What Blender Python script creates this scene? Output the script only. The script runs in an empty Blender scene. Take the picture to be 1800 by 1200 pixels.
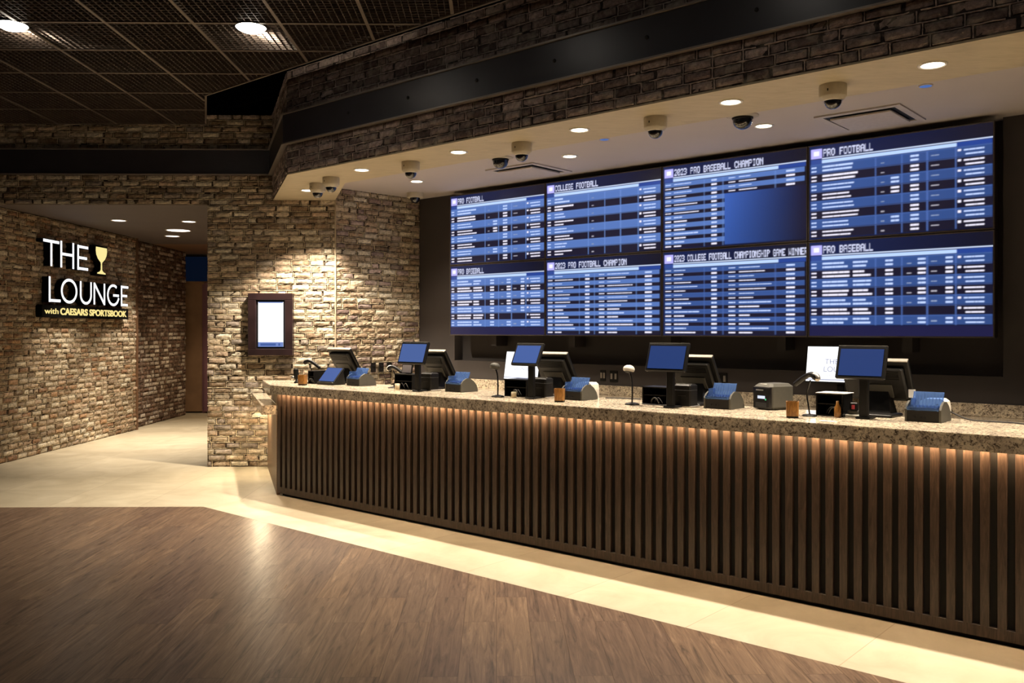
import bpy, math, random
import numpy as np
from mathutils import Vector, Matrix
sc = bpy.context.scene
col = sc.collection
PI = math.pi

# ------------------------------------------------------------------ camera
CAM_F = 1560.0
cam_d = bpy.data.cameras.new('camera')
cam = bpy.data.objects.new('camera', cam_d); col.objects.link(cam)
cam.location = (0, 0, 1.60)
cam.rotation_euler = (PI / 2, 0, math.radians(-1.0))
cam_d.sensor_width = 36; cam_d.lens = 36 * CAM_F / 1800
cam_d.shift_y = -19 / 1800
cam_d.clip_start = 0.05; cam_d.clip_end = 200
sc.camera = cam

# ------------------------------------------------------------------ world, exposure
w_ = bpy.data.worlds.new('world'); sc.world = w_; w_.use_nodes = True
w_.node_tree.nodes['Background'].inputs[0].default_value = (1.0, 0.80, 0.66, 1)
w_.node_tree.nodes['Background'].inputs[1].default_value = 0.016
sc.view_settings.view_transform = 'Standard'
sc.view_settings.look = 'None'
sc.view_settings.gamma = 1
sc.view_settings.use_curve_mapping = False
sc.view_settings.exposure = 0.0
sc.cycles.max_bounces = 6
sc.cycles.sample_clamp_indirect = 4
sc.cycles.caustics_reflective = False; sc.cycles.caustics_refractive = False
WARM = (1.0, 0.76, 0.48); SOFT = (1.0, 0.85, 0.66)
E_SOFFIT, E_INNER, E_CORR, E_MESH, E_HALL, LED = 300, 42, 300, 125, 26, 95.0

# ------------------------------------------------------------------ local frame of the betting counter
TH = math.radians(-41.91)
D2 = (math.cos(TH), math.sin(TH)); N2 = (-math.sin(TH), math.cos(TH))
P0 = (-2.14, 8.693)
def W(u, v, z=0.0):
    return Vector((P0[0] + u * D2[0] + v * N2[0], P0[1] + u * D2[1] + v * N2[1], z))

# ------------------------------------------------------------------ materials
MATS = {}
def nodemat(name):
    m = bpy.data.materials.new(name); m.use_nodes = True
    MATS[name] = m
    nt = m.node_tree
    return m, nt, nt.nodes['Principled BSDF']
def nd(nt, typ, **kw):
    n = nt.nodes.new(typ)
    for k, v in kw.items():
        if k in n.inputs: n.inputs[k].default_value = v
        else: setattr(n, k, v)
    return n
def ramp(nt, stops, fac=None):
    r = nt.nodes.new('ShaderNodeValToRGB'); e = r.color_ramp.elements
    while len(e) > 1: e.remove(e[-1])
    e[0].position = stops[0][0]; e[0].color = (*stops[0][1], 1)
    for p, c in stops[1:]:
        x = e.new(p); x.color = (*c, 1)
    if fac is not None: nt.links.new(fac, r.inputs[0])
    return r
def objcoord(nt, scale=(1, 1, 1), rot=(0, 0, 0), loc=(0, 0, 0)):
    tc = nt.nodes.new('ShaderNodeTexCoord'); mp = nt.nodes.new('ShaderNodeMapping')
    mp.inputs['Scale'].default_value = scale; mp.inputs['Rotation'].default_value = rot; mp.inputs['Location'].default_value = loc
    nt.links.new(tc.outputs['Object'], mp.inputs['Vector'])
    return mp.outputs['Vector']
def bump(nt, bsdf, height, strength=0.3, dist=0.01):
    b = nt.nodes.new('ShaderNodeBump'); b.inputs['Strength'].default_value = strength; b.inputs['Distance'].default_value = dist
    nt.links.new(height, b.inputs['Height']); nt.links.new(b.outputs['Normal'], bsdf.inputs['Normal'])
def plain(name, c, rough=0.5, metal=0.0, noise=0.06, scale=30, spec=0.5):
    m, nt, b = nodemat(name)
    n = nd(nt, 'ShaderNodeTexNoise', Scale=scale, Detail=3.0)
    nt.links.new(objcoord(nt), n.inputs['Vector'])
    lo = tuple(x * (1 - noise) for x in c); hi = tuple(min(1, x * (1 + noise)) for x in c)
    r = ramp(nt, [(0.3, lo), (0.7, hi)], n.outputs['Fac'])
    nt.links.new(r.outputs[0], b.inputs['Base Color'])
    b.inputs['Roughness'].default_value = rough; b.inputs['Metallic'].default_value = metal
    b.inputs['Specular IOR Level'].default_value = spec
    return m
def emit(name, c, s):
    m, nt, b = nodemat(name)
    b.inputs['Base Color'].default_value = (0.008, 0.008, 0.009, 1); b.inputs['Specular IOR Level'].default_value = 0.12
    b.inputs['Emission Color'].default_value = (*c, 1); b.inputs['Emission Strength'].default_value = s
    b.inputs['Roughness'].default_value = 0.3
    return m

plain('black_plastic', (0.0065, 0.006, 0.006), 0.42, noise=0.2, spec=0.22)
plain('black_gloss', (0.012, 0.011, 0.012), 0.16, noise=0.1)
plain('grey_plastic', (0.075, 0.072, 0.062), 0.5, spec=0.22)
plain('dark_grey_plastic', (0.014, 0.013, 0.012), 0.45, spec=0.22)
plain('white_plastic', (0.78, 0.74, 0.66), 0.4)
plain('silver', (0.6, 0.56, 0.5), 0.3, 0.8)
plain('camera_body', (0.50, 0.45, 0.35), 0.5)
plain('paper', (0.85, 0.84, 0.82), 0.7)
plain('beam_metal', (0.036, 0.034, 0.042), 0.38, 0.25, noise=0.1, scale=4)
plain('beam_highlight', (0.22, 0.19, 0.17), 0.45, 0.4)
plain('back_wall_paint', (0.050, 0.042, 0.040), 0.55, noise=0.08, scale=3)
plain('niche_paint', (0.044, 0.038, 0.037), 0.6, noise=0.08, scale=3)
plain('inner_ceiling_paint', (0.50, 0.455, 0.45), 0.8, noise=0.02, scale=2)
plain('corridor_ceiling_paint', (0.095, 0.075, 0.070), 0.7, noise=0.05, scale=2)
plain('brown_paint', (0.16, 0.085, 0.045), 0.6, noise=0.06, scale=3)
plain('door_wood', (0.34, 0.21, 0.125), 0.45, noise=0.15, scale=4)
plain('purple_trim', (0.24, 0.12, 0.16), 0.5)
plain('plenum_black', (0.0015, 0.0015, 0.0015), 0.95, noise=0.05, spec=0.0)
plain('lattice_metal', (0.13, 0.10, 0.082), 0.38, 0.4)
plain('tee_metal', (0.18, 0.145, 0.12), 0.4, 0.5)
plain('dark_frame_wood', (0.018, 0.009, 0.010), 0.35, noise=0.3, scale=6)
plain('vent_paint', (0.50, 0.45, 0.42), 0.6)
plain('black_slot', (0.006, 0.006, 0.007), 0.8)
plain('sign_black', (0.003, 0.003, 0.003), 0.8, spec=0.1)
plain('corner_bead', (0.36, 0.29, 0.20), 0.6)
plain('panel_beige', (0.62, 0.52, 0.36), 0.5, noise=0.12, scale=14)
plain('rubber', (0.012, 0.011, 0.011), 0.6)
plain('tv_bezel', (0.09, 0.075, 0.065), 0.35, 0.3)
plain('tablet_grey', (0.20, 0.18, 0.19), 0.3)
plain('red_mark', (0.5, 0.04, 0.06), 0.5)
plain('tray_base', (0.02, 0.02, 0.025), 0.3)
emit('lamp_glow', (1.0, 0.93, 0.78), 14.0)
emit('lamp_glow_cool', (1.0, 0.92, 0.88), 5.0)
emit('led_strip', (1.0, 0.67, 0.38), LED)
emit('led_ledge', (1.0, 0.80, 0.52), 120.0)
emit('sign_white', (0.96, 0.97, 1.0), 1.35)
emit('sign_yellow', (1.0, 0.80, 0.30), 1.0)
emit('sign_gold', (1.0, 0.84, 0.34), 1.0)
emit('screen_white', (0.97, 0.98, 1.0), 1.6)
emit('screen_text', (0.34, 0.36, 0.52), 1.0)
emit('screen_bar', (0.16, 0.24, 0.56), 1.0)
emit('screen_blue', (0.014, 0.042, 0.17), 1.0)
emit('screen_blue_bright', (0.058, 0.125, 0.40), 0.9)
emit('screen_blue_mid', (0.080, 0.150, 0.42), 0.8)
emit('lcd_white', (0.75, 0.80, 1.0), 1.1)
emit('lcd_green', (0.1, 0.8, 0.3), 0.9)
emit('transom_blue', (0.0012, 0.0035, 0.010), 1.0)
emit('sensor_blue', (0.06, 0.13, 0.38), 1.0)

# translucent blue acrylic
m, nt, b = nodemat('blue_acrylic')
b.inputs['Base Color'].default_value = (0.22, 0.42, 1.0, 1); b.inputs['Roughness'].default_value = 0.08
b.inputs['Transmission Weight'].default_value = 0.75; b.inputs['IOR'].default_value = 1.45
# clear smoked dome
m, nt, b = nodemat('dome_smoke')
b.inputs['Base Color'].default_value = (0.010, 0.011, 0.016, 1); b.inputs['Roughness'].default_value = 0.04
b.inputs['Coat Weight'].default_value = 1.0

# soffit plaster with brushed marks
m, nt, b = nodemat('soffit_plaster')
v = objcoord(nt, (1.2, 3.5, 1), (0, 0, -TH))
n = nd(nt, 'ShaderNodeTexNoise', Scale=4.0, Detail=6.0, Distortion=1.5); nt.links.new(v, n.inputs['Vector'])
r = ramp(nt, [(0.3, (0.42, 0.36, 0.245)), (0.7, (0.50, 0.43, 0.30))], n.outputs['Fac'])
nt.links.new(r.outputs[0], b.inputs['Base Color']); b.inputs['Roughness'].default_value = 0.6
bump(nt, b, n.outputs['Fac'], 0.15, 0.01)

# brick: per-brick colour from the attribute, broken up by noise
def brickmat(name, gain=1.0):
    m, nt, b = nodemat(name)
    at = nd(nt, 'ShaderNodeAttribute', attribute_name='brick_color')
    v = objcoord(nt)
    n1 = nd(nt, 'ShaderNodeTexNoise', Scale=34.0, Detail=6.0, Roughness=0.72); nt.links.new(v, n1.inputs['Vector'])
    n2 = nd(nt, 'ShaderNodeTexNoise', Scale=9.0, Detail=4.0, Distortion=0.6); nt.links.new(v, n2.inputs['Vector'])
    r1 = ramp(nt, [(0.28, (0.42 * gain,) * 3), (0.5, (0.95 * gain,) * 3), (0.72, (1.5 * gain,) * 3)], n1.outputs['Fac'])
    mx = nd(nt, 'ShaderNodeMix', data_type='RGBA', blend_type='MULTIPLY'); mx.inputs[0].default_value = 1.0
    nt.links.new(at.outputs['Color'], mx.inputs[6]); nt.links.new(r1.outputs[0], mx.inputs[7])
    r2 = ramp(nt, [(0.52, (0, 0, 0)), (0.66, (1, 1, 1))], n2.outputs['Fac'])
    mx2 = nd(nt, 'ShaderNodeMix', data_type='RGBA', blend_type='MIX')
    ml = nd(nt, 'ShaderNodeMath', operation='MULTIPLY'); ml.inputs[1].default_value = 0.38
    nt.links.new(r2.outputs[0], ml.inputs[0]); nt.links.new(ml.outputs[0], mx2.inputs[0])
    nt.links.new(mx.outputs[2], mx2.inputs[6]); mx2.inputs[7].default_value = (0.50 * gain, 0.44 * gain, 0.35 * gain, 1)
    nt.links.new(mx2.outputs[2], b.inputs['Base Color'])
    b.inputs['Roughness'].default_value = 0.85; b.inputs['Specular IOR Level'].default_value = 0.25
    bump(nt, b, n1.outputs['Fac'], 0.75, 0.012)
    return m
brickmat('brick')

# granite
def granite(name, base, fleck, dark, scale=1.0):
    m, nt, b = nodemat(name)
    v = objcoord(nt)
    n1 = nd(nt, 'ShaderNodeTexNoise', Scale=58.0 * scale, Detail=6.0, Roughness=0.75, Distortion=0.8); nt.links.new(v, n1.inputs['Vector'])
    n2 = nd(nt, 'ShaderNodeTexNoise', Scale=7.0 * scale, Detail=4.0, Distortion=1.2); nt.links.new(v, n2.inputs['Vector'])
    vo = nd(nt, 'ShaderNodeTexVoronoi', Scale=75.0 * scale); nt.links.new(v, vo.inputs['Vector'])
    r1 = ramp(nt, [(0.38, dark), (0.455, fleck), (0.53, base), (0.75, tuple(min(1, c * 1.12) for c in base))], n1.outputs['Fac'])
    r2 = ramp(nt, [(0.35, (0.70, 0.67, 0.66)), (0.6, (1.08, 1.06, 1.02))], n2.outputs['Fac'])
    mx = nd(nt, 'ShaderNodeMix', data_type='RGBA', blend_type='MULTIPLY'); mx.inputs[0].default_value = 1.0
    nt.links.new(r1.outputs[0], mx.inputs[6]); nt.links.new(r2.outputs[0], mx.inputs[7])
    nt.links.new(mx.outputs[2], b.inputs['Base Color'])
    b.inputs['Roughness'].default_value = 0.16
    return m
granite('granite', (0.74, 0.655, 0.51), (0.40, 0.33, 0.25), (0.045, 0.032, 0.025))

# slat wood (grain runs up)
def wood(name, c1, c2, c3, scale, rot=(0, 0, 0), rough=0.4, sp=1.0):
    m, nt, b = nodemat(name)
    v = objcoord(nt, scale, rot)
    n1 = nd(nt, 'ShaderNodeTexNoise', Scale=9.0 * sp, Detail=8.0, Roughness=0.7, Distortion=1.6); nt.links.new(v, n1.inputs['Vector'])
    r = ramp(nt, [(0.3, c1), (0.5, c2), (0.72, c3)], n1.outputs['Fac'])
    nt.links.new(r.outputs[0], b.inputs['Base Color']); b.inputs['Roughness'].default_value = rough
    bump(nt, b, n1.outputs['Fac'], 0.12, 0.004)
    return m
wood('slat_wood', (0.028, 0.0175, 0.012), (0.056, 0.037, 0.0265), (0.105, 0.070, 0.050), (6, 6, 0.55))
wood('end_wood', (0.10, 0.058, 0.030), (0.17, 0.10, 0.055), (0.25, 0.155, 0.09), (1, 1, 6), rough=0.35)
wood('amber_wood', (0.09, 0.035, 0.006), (0.24, 0.105, 0.02), (0.42, 0.20, 0.045), (5, 5, 1.3), rough=0.35)
plain('slat_backing', (0.0085, 0.007, 0.0055), 0.8)

# plank floor, planks along +Y
m, nt, b = nodemat('plank_floor')
tc = nd(nt, 'ShaderNodeTexCoord'); mp = nd(nt, 'ShaderNodeMapping'); mp.inputs['Rotation'].default_value = (0, 0, PI / 2)
nt.links.new(tc.outputs['Object'], mp.inputs['Vector'])
bk = nd(nt, 'ShaderNodeTexBrick', Scale=1.0); bk.offset = 0.37; bk.offset_frequency = 2
bk.inputs['Color1'].default_value = (0.0, 0.0, 0.0, 1); bk.inputs['Color2'].default_value = (1, 1, 1, 1); bk.inputs['Mortar'].default_value = (0.5, 0.5, 0.5, 1)
bk.inputs['Mortar Size'].default_value = 0.0014; bk.inputs['Brick Width'].default_value = 1.22; bk.inputs['Row Height'].default_value = 0.18
nt.links.new(mp.outputs['Vector'], bk.inputs['Vector'])
off = nd(nt, 'ShaderNodeVectorMath', operation='SCALE'); off.inputs[3].default_value = 7.0
nt.links.new(bk.outputs['Color'], off.inputs[0])
add = nd(nt, 'ShaderNodeVectorMath', operation='ADD'); mp2 = nd(nt, 'ShaderNodeMapping'); mp2.inputs['Scale'].default_value = (13, 0.9, 1)
nt.links.new(tc.outputs['Object'], mp2.inputs['Vector']); nt.links.new(mp2.outputs['Vector'], add.inputs[0]); nt.links.new(off.outputs[0], add.inputs[1])
g1 = nd(nt, 'ShaderNodeTexNoise', Scale=2.4, Detail=9.0, Roughness=0.68, Distortion=1.2); nt.links.new(add.outputs[0], g1.inputs['Vector'])
r = ramp(nt, [(0.32, (0.045, 0.029, 0.021)), (0.45, (0.13, 0.085, 0.060)), (0.58, (0.18, 0.122, 0.086)), (0.74, (0.30, 0.21, 0.145))], g1.outputs['Fac'])
rt = ramp(nt, [(0.0, (0.82, 0.79, 0.81)), (0.5, (0.95, 0.95, 0.95)), (1.0, (1.12, 1.09, 1.02))], bk.outputs['Color'])
mx = nd(nt, 'ShaderNodeMix', data_type='RGBA', blend_type='MULTIPLY'); mx.inputs[0].default_value = 1.0
nt.links.new(r.outputs[0], mx.inputs[6]); nt.links.new(rt.outputs[0], mx.inputs[7])
mg = nd(nt, 'ShaderNodeMix', data_type='RGBA', blend_type='MIX'); mg.inputs[7].default_value = (0.05, 0.028, 0.018, 1)
nt.links.new(bk.outputs['Fac'], mg.inputs[0]); nt.links.new(mx.outputs[2], mg.inputs[6])
nt.links.new(mg.outputs[2], b.inputs['Base Color'])
rr = ramp(nt, [(0.3, (0.36,) * 3), (0.7, (0.27,) * 3)], g1.outputs['Fac']); nt.links.new(rr.outputs[0], b.inputs['Roughness'])
bump(nt, b, g1.outputs['Fac'], 0.10, 0.004)

# stone tile, 0.83 m squares
def tile(name, rot, loc):
    m, nt, b = nodemat(name)
    v = objcoord(nt, (1, 1, 1), (0, 0, rot), loc)
    bk = nd(nt, 'ShaderNodeTexBrick', Scale=1.0); bk.offset = 0.0
    bk.inputs['Color1'].default_value = (0.0, 0, 0, 1); bk.inputs['Color2'].default_value = (1, 1, 1, 1); bk.inputs['Mortar'].default_value = (0.5, 0.5, 0.5, 1)
    bk.inputs['Mortar Size'].default_value = 0.003; bk.inputs['Brick Width'].default_value = 0.832; bk.inputs['Row Height'].default_value = 0.832
    nt.links.new(v, bk.inputs['Vector'])
    n1 = nd(nt, 'ShaderNodeTexNoise', Scale=2.2, Detail=7.0, Roughness=0.6, Distortion=0.9); nt.links.new(v, n1.inputs['Vector'])
    r = ramp(nt, [(0.3, (0.40, 0.345, 0.245)), (0.5, (0.48, 0.42, 0.305)), (0.72, (0.55, 0.49, 0.37))], n1.outputs['Fac'])
    rt = ramp(nt, [(0.0, (0.93,) * 3), (1.0, (1.05,) * 3)], bk.outputs['Color'])
    mx = nd(nt, 'ShaderNodeMix', data_type='RGBA', blend_type='MULTIPLY'); mx.inputs[0].default_value = 1.0
    nt.links.new(r.outputs[0], mx.inputs[6]); nt.links.new(rt.outputs[0], mx.inputs[7])
    mg = nd(nt, 'ShaderNodeMix', data_type='RGBA', blend_type='MIX'); mg.inputs[7].default_value = (0.36, 0.29, 0.20, 1)
    nt.links.new(bk.outputs['Fac'], mg.inputs[0]); nt.links.new(mx.outputs[2], mg.inputs[6])
    nt.links.new(mg.outputs[2], b.inputs['Base Color'])
    b.inputs['Roughness'].default_value = 0.5
    bump(nt, b, n1.outputs['Fac'], 0.05, 0.004)
tile('tile_hall', 0.0, (3.25 + 0.832 * 12, -8.16 + 0.832 * 24, 0))
# strip along the counter: local axes u, v
rotm = Matrix.Rotation(-TH, 3, 'Z'); p0l = rotm @ Vector((P0[0], P0[1], 0))
tile('tile_strip', -TH, (-p0l.x + 0.02 + 0.832 * 12, -p0l.y + 0.832 * 12 + 0.0, 0))

# TV picture from the colour attribute
m, nt, b = nodemat('tv_picture')
at = nd(nt, 'ShaderNodeAttribute', attribute_name='picture')
nt.links.new(at.outputs['Color'], b.inputs['Emission Color']); b.inputs['Emission Strength'].default_value = 1.18
b.inputs['Base Color'].default_value = (0.01, 0.01, 0.012, 1); b.inputs['Roughness'].default_value = 0.28

# ------------------------------------------------------------------ mesh helpers
class MB:
    def __init__(s): s.v = []; s.f = []; s.m = []; s.sm = []
    def add(s, vs, fs, mi=0, smooth=False):
        o = len(s.v); s.v += [tuple(x) for x in vs]
        for f in fs: s.f.append(tuple(i + o for i in f)); s.m.append(mi); s.sm.append(smooth)
        return s
    def box(s, x0, x1, y0, y1, z0, z1, mi=0, M=None, ch=0.0):
        if ch > 0:
            c = min(ch, abs(x1 - x0) * .45, abs(y1 - y0) * .45, abs(z1 - z0) * .45)
            pts = []
            for z, k in ((z0, c), (z0 + c, 0), (z1 - c, 0), (z1, c)):
                a = c if k == 0 else c + k * 0.6
                xa, xb, ya, yb = (x0, x1, y0, y1) if k == 0 else (x0 + k, x1 - k, y0 + k, y1 - k)
                pts.append([(xa + c, ya, z), (xb - c, ya, z), (xb, ya + c, z), (xb, yb - c, z), (xb - c, yb, z), (xa + c, yb, z), (xa, yb - c, z), (xa, ya + c, z)])
            vs = [p for r in pts for p in r]
            fs = [tuple(range(7, -1, -1)), tuple(range(24, 32))]
            for r in range(3):
                for i in range(8):
                    j = (i + 1) % 8; fs.append((r * 8 + i, r * 8 + j, r * 8 + 8 + j, r * 8 + 8 + i))
        else:
            vs = [(x0, y0, z0), (x1, y0, z0), (x1, y1, z0), (x0, y1, z0), (x0, y0, z1), (x1, y0, z1), (x1, y1, z1), (x0, y1, z1)]
            fs = [(3, 2, 1, 0), (4, 5, 6, 7), (0, 1, 5, 4), (1, 2, 6, 5), (2, 3, 7, 6), (3, 0, 4, 7)]
        if M is not None: vs = [tuple(M @ Vector(p)) for p in vs]
        return s.add(vs, fs, mi)
    def prism(s, pts, z0, z1, mi=0, M=None, smooth=False):
        n = len(pts)
        vs = [(p[0], p[1], z0) for p in pts] + [(p[0], p[1], z1) for p in pts]
        if M is not None: vs = [tuple(M @ Vector(p)) for p in vs]
        s.add(vs, [tuple(range(n - 1, -1, -1)), tuple(range(n, 2 * n))], mi)
        o = len(s.v) - 2 * n
        for i in range(n):
            j = (i + 1) % n; s.f.append((o + i, o + j, o + n + j, o + n + i)); s.m.append(mi); s.sm.append(smooth)
        return s
    def lathe(s, prof, n=28, mi=0, M=None, smooth=True, cap0=True, cap1=True):
        vs = []; fs = []
        for r, z in prof:
            for i in range(n):
                a = 2 * PI * i / n; vs.append((r * math.cos(a), r * math.sin(a), z))
        for k in range(len(prof) - 1):
            for i in range(n):
                j = (i + 1) % n; fs.append((k * n + i, k * n + j, k * n + n + j, k * n + n + i))
        if M is not None: vs = [tuple(M @ Vector(p)) for p in vs]
        s.add(vs, fs, mi, smooth); o = len(s.v) - len(vs)
        if cap0: s.f.append(tuple(o + i for i in range(n - 1, -1, -1))); s.m.append(mi); s.sm.append(False)
        if cap1: s.f.append(tuple(o + (len(prof) - 1) * n + i for i in range(n))); s.m.append(mi); s.sm.append(False)
        return s
    def tube(s, pts, r, n=8, mi=0, M=None):
        P = [Vector(p) for p in pts]
        if M is not None: P = [M @ p for p in P]
        rings = []; up = Vector((0, 0, 1)); prev = None
        for i, p in enumerate(P):
            t = (P[min(i + 1, len(P) - 1)] - P[max(i - 1, 0)]).normalized()
            a = prev if prev is not None else (up if abs(t.z) < 0.9 else Vector((1, 0, 0)))
            x = (a - t * a.dot(t)).normalized(); y = t.cross(x); prev = x
            rr = r[i] if isinstance(r, (list, tuple)) else r
            rings.append([p + x * rr * math.cos(2 * PI * k / n) + y * rr * math.sin(2 * PI * k / n) for k in range(n)])
        vs = [q for rg in rings for q in rg]; fs = []
        for k in range(len(P) - 1):
            for i in range(n):
                j = (i + 1) % n; fs.append((k * n + i, k * n + j, k * n + n + j, k * n + n + i))
        fs.append(tuple(range(n - 1, -1, -1))); fs.append(tuple((len(P) - 1) * n + i for i in range(n)))
        return s.add(vs, fs, mi, True)
    def build(s, name, mats, parent=None):
        me = bpy.data.meshes.new(name); me.from_pydata(s.v, [], s.f)
        if isinstance(mats, str): mats = [mats]
        for k in mats: me.materials.append(MATS[k])
        me.polygons.foreach_set('material_index', s.m); me.polygons.foreach_set('use_smooth', s.sm)
        me.validate(); me.update()
        import bmesh
        bm = bmesh.new(); bm.from_mesh(me); bmesh.ops.recalc_face_normals(bm, faces=bm.faces); bm.to_mesh(me); bm.free()
        o = bpy.data.objects.new(name, me); col.objects.link(o)
        if parent is not None: o.parent = parent
        return o
def spline(pts, n=8):
    P = [Vector(p) for p in pts]; out = []
    for i in range(len(P) - 1):
        a = P[max(i - 1, 0)]; b_ = P[i]; c = P[i + 1]; d = P[min(i + 2, len(P) - 1)]
        for k in range(n):
            t = k / n
            out.append(0.5 * ((2 * b_) + (c - a) * t + (2 * a - 5 * b_ + 4 * c - d) * t * t + (3 * b_ - a - 3 * c + d) * t ** 3))
    out.append(P[-1]); return out
def thing(name, label, cat, loc=(0, 0, 0), rz=0.0, group=None):
    o = bpy.data.objects.new(name, None); col.objects.link(o)
    o.empty_display_size = 0.1
    o.location = loc; o.rotation_euler = (0, 0, rz); tag(o, label, cat, group); return o
def tag(o, label=None, cat=None, group=None):
    if label: o['label'] = label
    if cat: o['category'] = cat
    if group: o['group'] = group
    return o
def struct(o): o['kind'] = 'structure'; return o
def dup(root, loc, rz=None, label=None):
    r = root.copy(); col.objects.link(r); r.location = loc
    if rz is not None: r.rotation_euler = (0, 0, rz)
    if label: r['label'] = label
    for ch in list(root.children):
        c = ch.copy(); col.objects.link(c); c.parent = r
        for g in list(ch.children):
            d = g.copy(); col.objects.link(d); d.parent = c
    return r
def spot(name, parent, loc, energy, color, angle, blend=0.6, size=0.05, aim=None):
    l = bpy.data.lights.new(name, 'SPOT'); l.energy = energy; l.color = color
    l.spot_size = math.radians(angle); l.spot_blend = blend; l.shadow_soft_size = size
    o = bpy.data.objects.new(name, l); col.objects.link(o); o.parent = parent; o.location = loc
    if aim is not None: o.rotation_euler = Vector(aim).to_track_quat('-Z', 'Y').to_euler()
    return o

# ------------------------------------------------------------------ floors
WOODC = (-2.667, 8.12)
e1 = W(9.5, -0.84); e0 = W(-0.03, -0.84)
mb = MB(); mb.add([(-10, -4, 0), (e1.x, -4, 0), (e1.x, e1.y, 0), (WOODC[0], WOODC[1], 0), (-10, WOODC[1], 0)], [(0, 1, 2, 3, 4)])
struct(mb.build('floor', 'plank_floor'))
q0 = W(0, 0.4); q1 = W(9.5, 0.4)
mb = MB(); mb.add([(WOODC[0], WOODC[1], 0), (e1.x, e1.y, 0), (q1.x, q1.y, 0), (q0.x, q0.y, 0)], [(0, 1, 2, 3)])
struct(mb.build('floor', 'tile_strip'))
mb = MB(); mb.add([(-10, WOODC[1], 0), (WOODC[0], WOODC[1], 0), (q0.x, q0.y, 0), (q1.x, q1.y, 0), (q1.x, 18.5, 0), (-10, 18.5, 0)], [(0, 1, 2, 3, 4, 5)])
struct(mb.build('floor', 'tile_hall'))

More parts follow.
